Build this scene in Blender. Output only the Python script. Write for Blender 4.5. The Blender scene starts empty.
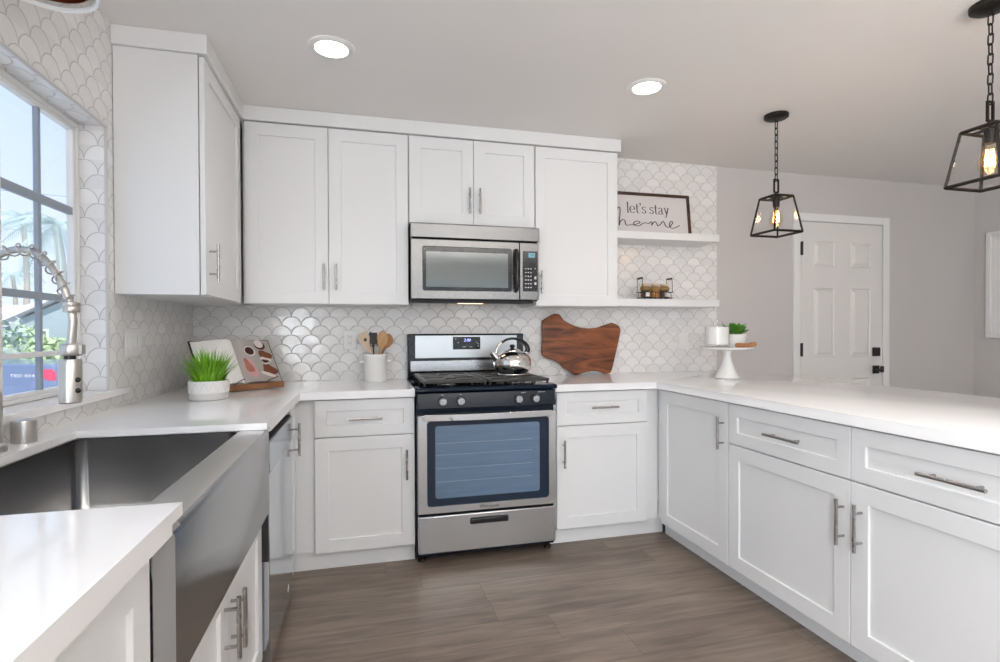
import bpy, bmesh, math, random
from mathutils import Vector, Matrix
random.seed(7)
S = bpy.context.scene
COL = S.collection
R = math.radians
PI = math.pi

# ------------------------------------------------------------------ camera
camd = bpy.data.cameras.new('camera')
cam = bpy.data.objects.new('camera', camd)
COL.objects.link(cam)
camd.sensor_fit = 'HORIZONTAL'
camd.sensor_width = 36.0
camd.lens = 533.88 / 1000 * 36.0
camd.shift_x = (500 - 501.415) / 1000
camd.shift_y = (336.613 - 331) / 1000
camd.clip_start = 0.02
camd.clip_end = 300
_r = Vector((0.968499, -0.248988, -0.0038)); _u = Vector((0.006095, 0.008448, 0.999946)); _f = Vector((0.248942, 0.96847, -0.0097))
_r = (_r - _f * _r.dot(_f)).normalized(); _u = _r.cross(_f).normalized()
_m = Matrix((( _r.x, _u.x, -_f.x, 0.953), (_r.y, _u.y, -_f.y, -3.4275), (_r.z, _u.z, -_f.z, 1.2117), (0, 0, 0, 1)))
cam.matrix_world = _m
S.camera = cam
S.view_settings.view_transform = 'Standard'
S.view_settings.look = 'None'
S.view_settings.gamma = 1.0
S.view_settings.use_curve_mapping = False
S.view_settings.exposure = -0.1

# ------------------------------------------------------------------ sky, sun, daylight, added fill lights
W = bpy.data.worlds.new('sky'); S.world = W
W.use_nodes = True
nt = W.node_tree; nt.nodes.clear()
wo = nt.nodes.new('ShaderNodeOutputWorld'); bg = nt.nodes.new('ShaderNodeBackground')
tc = nt.nodes.new('ShaderNodeTexCoord'); sx = nt.nodes.new('ShaderNodeSeparateXYZ'); rp = nt.nodes.new('ShaderNodeValToRGB')
nt.links.new(tc.outputs['Generated'], sx.inputs[0]); nt.links.new(sx.outputs['Z'], rp.inputs[0])
nt.links.new(rp.outputs[0], bg.inputs[0]); nt.links.new(bg.outputs[0], wo.inputs[0])
rp.color_ramp.elements[0].position = 0.0; rp.color_ramp.elements[0].color = (0.80, 0.90, 1.0, 1)
rp.color_ramp.elements[1].position = 0.75; rp.color_ramp.elements[1].color = (0.36, 0.58, 0.98, 1)
bg.inputs[1].default_value = 1.3
SUN = bpy.data.lights.new('sun', 'SUN'); SUN.energy = 5.0; SUN.angle = 0.03; SUN.color = (1, 0.95, 0.88)
so = bpy.data.objects.new('sun', SUN); COL.objects.link(so)
so.rotation_euler = Vector((-0.35, 0.75, -0.85)).to_track_quat('-Z', 'Y').to_euler()

def area(name, loc, direction, sx_, sy_, power, color, shape='RECTANGLE'):
    l = bpy.data.lights.new(name, 'AREA'); l.shape = shape; l.size = sx_
    if shape in ('RECTANGLE', 'ELLIPSE'): l.size_y = sy_
    l.energy = power; l.color = color
    o = bpy.data.objects.new(name, l); COL.objects.link(o); o.location = loc
    o.rotation_euler = Vector(direction).to_track_quat('-Z', 'Y').to_euler()
    return o
DAY = area('patio_daylight', (2.7, -6.95, 1.12), (0, 1, 0.0), 3.3, 2.1, 8, (0.86, 0.93, 1.0))      # daylight in the patio doorway
BOUNCE = area('ceiling_fill', (2.4, -4.9, 1.45), (0, 0.05, 1), 1.6, 1.2, 146, (1.0, 0.985, 0.965))  # fill light added behind the camera, standing in for a flash aimed at the ceiling
SIDE = area('side_fill', (-0.02, -5.3, 1.45), (1, 0.15, 0.1), 1.7, 1.1, 135, (0.86, 0.93, 1.0))       # fill light added behind the camera to brighten the peninsula fronts
for nm, lc, dr_, a_, b_ in (('kitchen_window_portal', (-0.13, -1.95, 1.5), (1, 0, 0), 1.74, 1.0),):
    po = area(nm, lc, dr_, a_, b_, 1, (1, 1, 1)); po.data.cycles.is_portal = True
CAN_STRENGTH = 18.0
SPOT_POWER = 36.0

# ------------------------------------------------------------------ helpers
def srgb(r, g, b):
    f = lambda c: (c / 255 / 12.92) if c / 255 <= 0.04045 else ((c / 255 + 0.055) / 1.055) ** 2.4
    return (f(r), f(g), f(b), 1)

class NT:
    """small wrapper that makes node maths short"""
    def __init__(s, tree): s.t = tree
    def n(s, typ, **kw):
        x = s.t.nodes.new(typ)
        for k, v in kw.items(): setattr(x, k, v)
        return x
    def l(s, a, b): s.t.links.new(a, b)
    def m(s, op, a, b=None, c=None):
        x = s.n('ShaderNodeMath', operation=op)
        for i, v in enumerate((a, b, c)):
            if v is None: continue
            if isinstance(v, (int, float)): x.inputs[i].default_value = v
            else: s.l(v, x.inputs[i])
        return x.outputs[0]
    def ss(s, v, lo, hi):
        x = s.n('ShaderNodeMapRange', interpolation_type='SMOOTHSTEP')
        s.l(v, x.inputs[0]); x.inputs[1].default_value = lo; x.inputs[2].default_value = hi
        return x.outputs[0]
    def mix(s, fac, a, b):
        x = s.n('ShaderNodeMix', data_type='RGBA')
        if isinstance(fac, (int, float)): x.inputs[0].default_value = fac
        else: s.l(fac, x.inputs[0])
        for i, v in ((6, a), (7, b)):
            if isinstance(v, tuple): x.inputs[i].default_value = v
            else: s.l(v, x.inputs[i])
        return x.outputs[2]

def base_mat(name):
    m = bpy.data.materials.new(name); m.use_nodes = True
    b = m.node_tree.nodes['Principled BSDF']
    return m, NT(m.node_tree), b

def mat(name, col, rough=0.5, metal=0.0, var=0.04, scale=30.0, stretch=(1, 1, 1), bump=0.0, emit=None, es=0.0, spec=None, coat=0.0):
    m, N, b = base_mat(name)
    co = N.n('ShaderNodeTexCoord'); mp = N.n('ShaderNodeMapping'); mp.inputs['Scale'].default_value = stretch
    nz = N.n('ShaderNodeTexNoise'); nz.inputs['Scale'].default_value = scale; nz.inputs['Detail'].default_value = 4
    N.l(co.outputs['Object'], mp.inputs[0]); N.l(mp.outputs[0], nz.inputs['Vector'])
    lo = tuple(max(0, c * (1 - var)) for c in col[:3]) + (1,); hi = tuple(min(1, c * (1 + var)) for c in col[:3]) + (1,)
    N.l(N.mix(nz.outputs[0], lo, hi), b.inputs['Base Color'])
    rr = N.n('ShaderNodeMapRange'); N.l(nz.outputs[0], rr.inputs[0]); rr.inputs[3].default_value = max(0.01, rough * 0.88); rr.inputs[4].default_value = min(1, rough * 1.12)
    N.l(rr.outputs[0], b.inputs['Roughness'])
    b.inputs['Metallic'].default_value = metal
    if spec is not None: b.inputs['Specular IOR Level'].default_value = spec
    if coat: b.inputs['Coat Weight'].default_value = coat; b.inputs['Coat Roughness'].default_value = 0.05
    if bump:
        bp = N.n('ShaderNodeBump'); bp.inputs['Strength'].default_value = bump; bp.inputs['Distance'].default_value = 0.001
        N.l(nz.outputs[0], bp.inputs['Height']); N.l(bp.outputs[0], b.inputs['Normal'])
    if emit: b.inputs['Emission Color'].default_value = emit; b.inputs['Emission Strength'].default_value = es
    return m

def tile_mat(name):
    """fish-scale tiles: every row is a line of domes, shifted by half a tile from the row below; UVs are in metres"""
    m, N, b = base_mat(name)
    P = 0.110; H = P / 2
    uv = N.n('ShaderNodeUVMap'); sp = N.n('ShaderNodeSeparateXYZ'); N.l(uv.outputs[0], sp.inputs[0])
    u, v = sp.outputs[0], sp.outputs[1]
    j = N.m('FLOOR', N.m('DIVIDE', v, H)); fv = N.m('SUBTRACT', v, N.m('MULTIPLY', j, H))
    par = N.m('FLOORED_MODULO', j, 2.0)
    uu = N.m('DIVIDE', N.m('ADD', u, N.m('MULTIPLY', par, P / 2)), P)
    ci = N.m('FLOOR', uu); fu = N.m('MULTIPLY', N.m('SUBTRACT', N.m('SUBTRACT', uu, ci), 0.5), P)
    r = N.m('SQRT', N.m('ADD', N.m('MULTIPLY', fu, fu), N.m('MULTIPLY', fv, fv)))
    ins = N.m('LESS_THAN', r, H)
    d = N.m('ABSOLUTE', N.m('SUBTRACT', r, H))
    # tile identity
    co = N.m('FLOOR', N.m('ADD', uu, 0.5))
    idx = N.m('ADD', N.m('MULTIPLY', ins, N.m('SUBTRACT', ci, N.m('SUBTRACT', co, 0.37))), N.m('SUBTRACT', co, 0.37))
    idy = N.m('ADD', j, N.m('SUBTRACT', 1.0, ins))
    cm = N.n('ShaderNodeCombineXYZ'); N.l(idx, cm.inputs[0]); N.l(idy, cm.inputs[1])
    wn = N.n('ShaderNodeTexWhiteNoise', noise_dimensions='2D'); N.l(cm.outputs[0], wn.inputs[0])
    wc = N.n('ShaderNodeSeparateXYZ'); N.l(wn.outputs['Color'], wc.inputs[0])
    grout = N.m('SUBTRACT', 1.0, N.ss(d, 0.0007, 0.0021))
    tint = N.mix(wc.outputs[2], srgb(231, 229, 227), srgb(242, 240, 238))
    N.l(N.mix(grout, tint, srgb(183, 180, 177)), b.inputs['Base Color'])
    N.l(N.m('ADD', N.m('MULTIPLY', grout, 0.6), 0.13), b.inputs['Roughness'])
    out = N.m('SUBTRACT', 1.0, ins)
    tv = N.m('SUBTRACT', fv, N.m('MULTIPLY', out, H)); tu = N.m('SUBTRACT', fu, N.m('MULTIPLY', out, N.m('MULTIPLY', N.m('SIGN', fu), P / 2)))
    nz = N.n('ShaderNodeTexNoise'); nz.inputs['Scale'].default_value = 26; nz.inputs['Detail'].default_value = 1; N.l(uv.outputs[0], nz.inputs['Vector'])
    hgt = N.m('ADD', N.m('MULTIPLY', N.ss(d, 0.0, 0.005), 0.0011), N.m('MULTIPLY', nz.outputs[0], 0.0011))
    hgt = N.m('ADD', hgt, N.m('MULTIPLY', N.m('MULTIPLY', N.m('SUBTRACT', wc.outputs[0], 0.5), 0.05), tv))
    hgt = N.m('ADD', hgt, N.m('MULTIPLY', N.m('MULTIPLY', N.m('SUBTRACT', wc.outputs[1], 0.5), 0.05), tu))
    bp = N.n('ShaderNodeBump'); bp.inputs['Strength'].default_value = 0.8; bp.inputs['Distance'].default_value = 1.0
    N.l(hgt, bp.inputs['Height']); N.l(bp.outputs[0], b.inputs['Normal'])
    return m

def plank_mat(name):
    m, N, b = base_mat(name)
    co = N.n('ShaderNodeTexCoord'); sp = N.n('ShaderNodeSeparateXYZ'); N.l(co.outputs['Object'], sp.inputs[0])
    x, y = sp.outputs[0], sp.outputs[1]
    PW = 0.182; PL = 1.22
    j = N.m('FLOOR', N.m('DIVIDE', y, PW)); fy = N.m('SUBTRACT', N.m('DIVIDE', y, PW), j)
    w1 = N.n('ShaderNodeTexWhiteNoise', noise_dimensions='1D'); N.l(j, w1.inputs['W'])
    xs = N.m('ADD', N.m('DIVIDE', x, PL), N.m('MULTIPLY', w1.outputs[0], 7.3)); i = N.m('FLOOR', xs); fx = N.m('SUBTRACT', xs, i)
    cm = N.n('ShaderNodeCombineXYZ'); N.l(i, cm.inputs[0]); N.l(j, cm.inputs[1])
    w2 = N.n('ShaderNodeTexWhiteNoise', noise_dimensions='2D'); N.l(cm.outputs[0], w2.inputs[0])
    mp = N.n('ShaderNodeMapping'); mp.inputs['Scale'].default_value = (1.6, 16, 1); N.l(co.outputs['Object'], mp.inputs[0])
    ad = N.n('ShaderNodeVectorMath', operation='ADD'); N.l(mp.outputs[0], ad.inputs[0])
    cz = N.n('ShaderNodeCombineXYZ'); N.l(N.m('MULTIPLY', w2.outputs[0], 40.0), cz.inputs[2]); N.l(cz.outputs[0], ad.inputs[1])
    nz = N.n('ShaderNodeTexNoise'); nz.inputs['Scale'].default_value = 1.6; nz.inputs['Detail'].default_value = 8; nz.inputs['Roughness'].default_value = 0.62; nz.inputs['Distortion'].default_value = 0.6
    N.l(ad.outputs[0], nz.inputs['Vector'])
    nb = N.n('ShaderNodeTexNoise'); nb.inputs['Scale'].default_value = 2.2; nb.inputs['Detail'].default_value = 3; N.l(co.outputs['Object'], nb.inputs['Vector'])
    rp = N.n('ShaderNodeValToRGB'); N.l(N.m('ADD', N.m('MULTIPLY', nz.outputs[0], 0.8), N.m('MULTIPLY', nb.outputs[0], 0.25)), rp.inputs[0])
    rp.color_ramp.elements[0].position = 0.33; rp.color_ramp.elements[0].color = srgb(88, 76, 67)
    rp.color_ramp.elements[1].position = 0.72; rp.color_ramp.elements[1].color = srgb(146, 130, 117)
    tone = N.m('ADD', N.m('MULTIPLY', w2.outputs[0], 0.16), 0.88)
    hv = N.n('ShaderNodeHueSaturation'); N.l(rp.outputs[0], hv.inputs['Color']); N.l(tone, hv.inputs['Value'])
    ey = N.m('MINIMUM', fy, N.m('SUBTRACT', 1.0, fy)); ex = N.m('MINIMUM', fx, N.m('SUBTRACT', 1.0, fx))
    seam = N.m('MAXIMUM', N.m('LESS_THAN', ey, 0.008), N.m('LESS_THAN', ex, 0.0014))
    N.l(N.mix(N.m('MULTIPLY', seam, 0.4), hv.outputs[0], srgb(48, 41, 36)), b.inputs['Base Color'])
    N.l(N.m('ADD', N.m('MULTIPLY', nz.outputs[0], 0.18), 0.30), b.inputs['Roughness'])
    bp = N.n('ShaderNodeBump'); bp.inputs['Strength'].default_value = 0.12; bp.inputs['Distance'].default_value = 0.002
    N.l(N.m('SUBTRACT', nz.outputs[0], seam), bp.inputs['Height']); N.l(bp.outputs[0], b.inputs['Normal'])
    return m

def wood_mat(name, c0, c1, scale=(3, 30, 3), rough=0.45, dist=1.2, axis='Object'):
    m, N, b = base_mat(name)
    co = N.n('ShaderNodeTexCoord'); mp = N.n('ShaderNodeMapping'); mp.inputs['Scale'].default_value = scale; N.l(co.outputs[axis], mp.inputs[0])
    nz = N.n('ShaderNodeTexNoise'); nz.inputs['Scale'].default_value = 1.5; nz.inputs['Detail'].default_value = 6; nz.inputs['Distortion'].default_value = dist
    N.l(mp.outputs[0], nz.inputs['Vector'])
    rp = N.n('ShaderNodeValToRGB'); N.l(nz.outputs[0], rp.inputs[0])
    rp.color_ramp.elements[0].position = 0.3; rp.color_ramp.elements[0].color = c0
    rp.color_ramp.elements[1].position = 0.68; rp.color_ramp.elements[1].color = c1
    N.l(rp.outputs[0], b.inputs['Base Color']); b.inputs['Roughness'].default_value = rough
    return m

def glass_mat(name, tint=(1, 1, 1, 1), refl=1.0, base=0.02):
    """thin pane: clear, with a mirror sheen that grows at grazing angles"""
    m = bpy.data.materials.new(name); m.use_nodes = True
    N = NT(m.node_tree); N.t.nodes.clear()
    o = N.n('ShaderNodeOutputMaterial'); mx = N.n('ShaderNodeMixShader'); t = N.n('ShaderNodeBsdfTransparent'); g = N.n('ShaderNodeBsdfGlossy')
    lw = N.n('ShaderNodeLayerWeight'); lw.inputs[0].default_value = 0.5
    t.inputs[0].default_value = tint; g.inputs['Roughness'].default_value = 0.02
    N.l(N.m('ADD', N.m('MULTIPLY', N.m('POWER', lw.outputs['Facing'], 5.0), 0.9 * refl), base), mx.inputs[0]); N.l(t.outputs[0], mx.inputs[1]); N.l(g.outputs[0], mx.inputs[2]); N.l(mx.outputs[0], o.inputs[0])
    return m

M = dict(
    wall=mat('greige_wall_paint', srgb(206, 201, 198), 0.75, var=0.015, bump=0.1, scale=120),
    ceil=mat('ceiling_paint', srgb(237, 234, 231), 0.85, var=0.01, bump=0.12, scale=150),
    cab=mat('white_cabinet_paint', srgb(233, 233, 233), 0.32, var=0.008, scale=60),
    trim=mat('white_trim_paint', srgb(236, 235, 233), 0.35, var=0.01),
    door=mat('white_door_paint', srgb(230, 226, 222), 0.4, var=0.01),
    quartz=mat('white_quartz', srgb(247, 246, 246), 0.07, var=0.012, scale=90),
    tile=tile_mat('scallop_tile'),
    floor=plank_mat('grey_brown_planks'),
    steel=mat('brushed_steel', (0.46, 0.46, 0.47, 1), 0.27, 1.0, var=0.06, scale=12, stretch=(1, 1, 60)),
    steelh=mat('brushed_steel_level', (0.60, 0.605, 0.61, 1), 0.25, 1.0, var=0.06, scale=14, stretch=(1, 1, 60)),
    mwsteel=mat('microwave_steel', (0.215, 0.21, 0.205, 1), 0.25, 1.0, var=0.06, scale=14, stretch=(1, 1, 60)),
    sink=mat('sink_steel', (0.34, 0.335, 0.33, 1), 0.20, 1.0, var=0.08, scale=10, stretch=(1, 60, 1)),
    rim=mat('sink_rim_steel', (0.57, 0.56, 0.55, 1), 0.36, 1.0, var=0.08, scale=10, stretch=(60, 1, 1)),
    nickel=mat('brushed_nickel', (0.58, 0.56, 0.53, 1), 0.34, 1.0, var=0.05),
    pull=mat('satin_pull_metal', (0.43, 0.415, 0.40, 1), 0.27, 1.0, var=0.05),
    chrome=mat('chrome', (0.80, 0.78, 0.76, 1), 0.06, 1.0, var=0.02),
    black=mat('gloss_black', (0.012, 0.013, 0.016, 1), 0.12, var=0.1),
    enamel=mat('black_enamel', (0.006, 0.013, 0.026, 1), 0.09, var=0.1, spec=0.25),  # black base tinted blue in place of the blue reflections
    iron=mat('cast_iron', (0.035, 0.033, 0.032, 1), 0.5, var=0.2, bump=0.3, scale=200),
    bronze=mat('dark_bronze', (0.022, 0.018, 0.015, 1), 0.42, 0.6, var=0.2),
    mblack=mat('matt_black', (0.01, 0.01, 0.01, 1), 0.5, var=0.1),
    gap=mat('dark_gap', (0.03, 0.03, 0.032, 1), 0.7, var=0.1),
    ceramic=mat('white_ceramic', srgb(240, 239, 237), 0.18, var=0.01),
    matte=mat('matt_white_pot', srgb(236, 235, 232), 0.6, var=0.02, bump=0.2),
    pgrey=mat('pale_grey_pot', srgb(214, 211, 208), 0.7, var=0.04, bump=0.3),
    glass=glass_mat('clear_glass'),
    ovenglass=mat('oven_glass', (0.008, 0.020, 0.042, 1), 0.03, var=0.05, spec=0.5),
    ovenwin=mat('oven_window', (0.12, 0.19, 0.29, 1), 0.05, var=0.22, spec=0.8, scale=5, stretch=(1, 1, 8)),  # bluish reflection put into the base colour of the window
    mwglass=mat('microwave_glass', (0.13, 0.155, 0.15, 1), 0.06, var=0.1, spec=1.0, scale=3),
    paper=mat('paper', srgb(240, 238, 235), 0.6, var=0.01),
    soil=mat('soil', (0.03, 0.02, 0.014, 1), 0.9, var=0.3),
    grass=mat('plant_green', (0.20, 0.46, 0.02, 1), 0.4, var=0.55, scale=18),
    leaf=mat('leaf_green', (0.07, 0.23, 0.02, 1), 0.4, var=0.4, scale=25),
    wood=wood_mat('light_wood', srgb(165, 118, 78), srgb(205, 162, 118)),
    wood2=wood_mat('honey_wood', srgb(150, 96, 56), srgb(196, 142, 92)),
    palewood=wood_mat('pale_wood', srgb(205, 180, 150), srgb(224, 203, 176)),
    dwood=wood_mat('dark_frame_wood', srgb(52, 34, 24), srgb(92, 62, 44)),
    ewood=wood_mat('easel_wood', srgb(104, 66, 40), srgb(150, 102, 66)),
    board=wood_mat('walnut_slab', srgb(66, 28, 12), srgb(164, 92, 48), scale=(1.6, 4, 9), rough=0.35, dist=1.6),
    plastic=mat('white_plastic', srgb(236, 235, 233), 0.35, var=0.01),
    ink=mat('ink', (0.03, 0.028, 0.028, 1), 0.7, var=0.05),
    sign=mat('sign_face', srgb(222, 217, 216), 0.7, var=0.02),
    copper=mat('copper', (0.26, 0.085, 0.05, 1), 0.3, 1.0, var=0.2, bump=0.4, scale=40),
)

def link(o, parent=None):
    COL.objects.link(o)
    if parent is not None: o.parent = parent
    return o

class MB:
    def __init__(s): s.b = bmesh.new(); s.mi = 0; s.uvl = None
    def _f(s, vs):
        try:
            f = s.b.faces.new(vs); f.material_index = s.mi; return f
        except ValueError: return None
    def box(s, x0, x1, y0, y1, z0, z1):
        v = [s.b.verts.new(p) for p in ((x0, y0, z0), (x1, y0, z0), (x1, y1, z0), (x0, y1, z0), (x0, y0, z1), (x1, y0, z1), (x1, y1, z1), (x0, y1, z1))]
        for q in ((3, 2, 1, 0), (4, 5, 6, 7), (0, 1, 5, 4), (1, 2, 6, 5), (2, 3, 7, 6), (3, 0, 4, 7)): s._f([v[i] for i in q])
        return s
    def quad(s, pts, uv=None):
        f = s._f([s.b.verts.new(p) for p in pts])
        if uv and f:
            if s.uvl is None: s.uvl = s.b.loops.layers.uv.verify()
            for lp, t in zip(f.loops, uv): lp[s.uvl].uv = t
        return s
    def ring(s, c, n, rad, seg, up=None, ry=None):
        n = Vector(n).normalized(); a = up if up is not None else (Vector((0, 0, 1)) if abs(n.z) < 0.9 else Vector((1, 0, 0)))
        e1 = n.cross(a).normalized(); e2 = n.cross(e1)
        ry = rad if ry is None else ry
        return [s.b.verts.new(Vector(c) + e1 * rad * math.cos(2 * PI * k / seg) + e2 * ry * math.sin(2 * PI * k / seg)) for k in range(seg)]
    def bridge(s, a, b):
        n = len(a)
        for k in range(n): s._f([a[k], a[(k + 1) % n], b[(k + 1) % n], b[k]])
    def cyl(s, p0, p1, r0, r1=None, seg=20, cap=True):
        r1 = r0 if r1 is None else r1; d = Vector(p1) - Vector(p0)
        a = s.ring(p0, d, r0, seg); b = s.ring(p1, d, r1, seg); s.bridge(a, b)
        if cap: s._f(a); s._f(list(reversed(b)))
        return s
    def tube(s, path, rad, seg=10, cap=True, closed=False):
        path = [Vector(p) for p in path]; n = len(path); rings = []; up = None
        for i, p in enumerate(path):
            if closed: t = path[(i + 1) % n] - path[i - 1]
            else: t = path[min(i + 1, n - 1)] - path[max(i - 1, 0)]
            t.normalize()
            if up is None: up = Vector((0, 0, 1)) if abs(t.z) < 0.9 else Vector((1, 0, 0))
            up = (up - t * up.dot(t)).normalized()
            rr = rad[i] if isinstance(rad, (list, tuple)) else rad
            rings.append(s.ring(p, t, rr, seg, up=up))
        for i in range(n - 1): s.bridge(rings[i], rings[i + 1])
        if closed: s.bridge(rings[-1], rings[0])
        elif cap: s._f(rings[0]); s._f(list(reversed(rings[-1])))
        return s
    def lathe(s, prof, c=(0, 0, 0), seg=32, cap=True):
        rings = []
        for r, z in prof:
            if r < 1e-5: rings.append([s.b.verts.new((c[0], c[1], c[2] + z))])
            else: rings.append([s.b.verts.new((c[0] + r * math.cos(2 * PI * k / seg), c[1] + r * math.sin(2 * PI * k / seg), c[2] + z)) for k in range(seg)])
        for a, b in zip(rings, rings[1:]):
            for k in range(seg):
                k2 = (k + 1) % seg
                if len(a) == 1 and len(b) == 1: continue
                if len(a) == 1: s._f([a[0], b[k2], b[k]])
                elif len(b) == 1: s._f([a[k], a[k2], b[0]])
                else: s._f([a[k], a[k2], b[k2], b[k]])
        return s
    def prism(s, pts, off):
        a = [s.b.verts.new(Vector(p)) for p in pts]; b = [s.b.verts.new(Vector(p) + Vector(off)) for p in pts]
        s._f(list(reversed(a))); s._f(b); s.bridge(a, b)
        return s
    def ball(s, c, r, seg=16, sz=1.0):
        n = seg // 2
        return s.lathe([(r * math.sin(PI * k / n), -r * sz * math.cos(PI * k / n)) for k in range(n + 1)], c, seg)
    def mesh(s, name, mats, smooth=True, ang=38):
        bmesh.ops.recalc_face_normals(s.b, faces=s.b.faces[:])
        me = bpy.data.meshes.new(name); s.b.to_mesh(me); s.b.free()
        for m in (mats if isinstance(mats, (list, tuple)) else [mats]): me.materials.append(m)
        if smooth:
            me.polygons.foreach_set('use_smooth', [True] * len(me.polygons)); me.set_sharp_from_angle(angle=R(ang))
        return me
    def build(s, name, mats, parent=None, bevel=0.0, smooth=True, ang=38, seg=2):
        o = bpy.data.objects.new(name, s.mesh(name, mats, smooth, ang)); link(o, parent)
        if bevel:
            md = o.modifiers.new('edge', 'BEVEL'); md.width = bevel; md.segments = seg; md.limit_method = 'ANGLE'; md.angle_limit = R(40)
        return o

def thing(name, label, cat, loc=(0, 0, 0), rz=0.0, group=None):
    o = bpy.data.objects.new(name, None); o.empty_display_size = 0.05; link(o)
    o.location = loc; o.rotation_euler = (0, 0, rz); tag(o, label, cat, group); return o
def tag(o, label, cat, group=None):
    o['label'] = label; o['category'] = cat
    if group: o['group'] = group
    return o
def struct(o): o['kind'] = 'structure'; return o
def copy_tree(o, parent=None):
    c = o.copy(); COL.objects.link(c); c.parent = parent
    for ch in list(o.children): copy_tree(ch, c)
    return c
def arc(cx, cz, r, a0, a1, n, y=0.0): return [(cx + r * math.cos(a0 + (a1 - a0) * k / n), y, cz + r * math.sin(a0 + (a1 - a0) * k / n)) for k in range(n + 1)]
def spline(pts, n=8):
    P = [Vector(p) for p in pts]; P = [P[0] * 2 - P[1]] + P + [P[-1] * 2 - P[-2]]; out = []
    for i in range(1, len(P) - 2):
        a, b, c, d = P[i - 1:i + 3]
        for k in range(n):
            t = k / n; out.append(0.5 * ((2 * b) + (c - a) * t + (2 * a - 5 * b + 4 * c - d) * t * t + (3 * b - a - 3 * c + d) * t ** 3))
    out.append(P[-2]); return out
def text_mesh(name, body, size, m, parent, loc, rot, extrude=0.0004, align='CENTER', shear=0.0, sxy=(1, 1)):
    cu = bpy.data.curves.new(name, 'FONT'); cu.body = body; cu.size = size; cu.extrude = extrude; cu.align_x = align; cu.align_y = 'CENTER'; cu.shear = shear; cu.resolution_u = 4
    t = bpy.data.objects.new('tmp_text', cu); COL.objects.link(t)
    dg = bpy.context.evaluated_depsgraph_get(); me = bpy.data.meshes.new_from_object(t.evaluated_get(dg))
    bpy.data.objects.remove(t); me.name = name
    me.materials.clear(); me.materials.append(m)
    o = bpy.data.objects.new(name, me); link(o, parent); o.location = loc; o.rotation_euler = rot; o.scale = (sxy[0], sxy[1], 1); return o
def ribbon(mb, pts, thick, thin, y, dep):
    """a pen stroke in the xz plane: heavy on its uprights, light across"""
    P = [Vector((p[0], 0, p[1])) for p in pts]; L = []; Rr = []
    for i, p in enumerate(P):
        t = (P[min(i + 1, len(P) - 1)] - P[max(i - 1, 0)]); t.normalize()
        w = (thin + (thick - thin) * abs(t.z) ** 1.5) / 2; n = Vector((-t.z, 0, t.x)) * w
        L.append(p + n); Rr.append(p - n)
    for i in range(len(P) - 1):
        q = [L[i], L[i + 1], Rr[i + 1], Rr[i]]
        mb.quad([(a.x, y, a.z) for a in q])
    return mb

# ------------------------------------------------------------------ room shell
RX, RY, RZ = 6.02, -7.0, 2.42
WY0, WY1, WZ0, WZ1 = -2.89, -1.07, 0.992, 2.0          # window recess in the left wall
struct(MB().box(-0.3, RX + 0.15, RY - 0.1, 0.15, -0.06, 0).build('floor', M['floor'], smooth=False))
struct(MB().box(-0.3, RX + 0.15, RY - 0.1, 0.15, RZ, RZ + 0.1).build('ceiling', M['ceil'], smooth=False))
TX = 3.472
b = MB(); b.box(0, RX + 0.15, 0.0, 0.15, 0, RZ)
b.mi = 1
t = -0.008
b.quad([(0, t, 0), (TX, t, 0), (TX, t, RZ), (0, t, RZ)], [(0.02, 0.015), (TX + 0.02, 0.015), (TX + 0.02, RZ + 0.015), (0.02, RZ + 0.015)])
b.mi = 2
b.quad([(TX, t, 0), (TX, 0.001, 0), (TX, 0.001, RZ), (TX, t, RZ)])
struct(b.build('wall_back', [M['wall'], M['tile'], mat('tile_edge', srgb(168, 162, 158), 0.4)], smooth=False))
# left wall: four tiled pieces round the recess, tiled jambs, soffit
b = MB()
def lw(y0, y1, z0, z1): b.quad([(0, y0, z0), (0, y1, z0), (0, y1, z1), (0, y0, z1)], [(y0, z0), (y1, z0), (y1, z1), (y0, z1)])
lw(RY, -6.15, 0, RZ); lw(-4.45, WY0, 0, RZ); lw(-6.15, -4.45, 0, .9); lw(-6.15, -4.45, 2.0, RZ); lw(WY1, 0, 0, RZ); lw(WY0, WY1, 0, WZ0); lw(WY0, WY1, WZ1, RZ)
D = -0.085
b.quad([(0, WY1, WZ0), (D - .035, WY1, WZ0), (D - .035, WY1, WZ1), (0, WY1, WZ1)], [(0.085, WZ0), (-0.06, WZ0), (-0.06, WZ1), (0.085, WZ1)])
b.quad([(0, WY0, WZ0), (D - .035, WY0, WZ0), (D - .035, WY0, WZ1), (0, WY0, WZ1)], [(0.085, WZ0), (-0.06, WZ0), (-0.06, WZ1), (0.085, WZ1)])
b.quad([(0, WY0, WZ1), (D - .035, WY0, WZ1), (D - .035, WY1, WZ1), (0, WY1, WZ1)], [(WY0, .085), (WY0, -.06), (WY1, -.06), (WY1, .085)])
b.mi = 1
for y0, y1, z0, z1 in ((RY - .1, -6.15, 0, RZ), (-4.45, WY0, 0, RZ), (-6.15, -4.45, 0, .9), (-6.15, -4.45, 2.0, RZ), (WY1, 0.15, 0, RZ), (WY0, WY1, 0, WZ0 - .03), (WY0, WY1, WZ1 + .001, RZ)): b.box(-0.121, -0.111, y0, y1, z0, z1)
struct(b.build('wall_left', [M['tile'], M['wall']], smooth=False))
struct(MB().box(RX, RX + 0.15, RY - .1, 0.0, 0, RZ).build('wall_right', M['wall'], smooth=False))
b = MB(); b.box(-0.15, 1.0, RY - .15, RY, 0, RZ); b.box(4.4, RX, RY - .15, RY, 0, RZ); b.box(1.0, 4.4, RY - .15, RY, 2.2, RZ)
struct(b.build('wall_rear', M['wall'], smooth=False))
struct(MB().box(3.48, 4.16, -0.014, -0.0005, 0.0, 0.1).box(5.09, RX - .001, -0.014, -0.0005, 0.0, 0.1).build('baseboard_back', M['trim'], bevel=.003))
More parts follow.
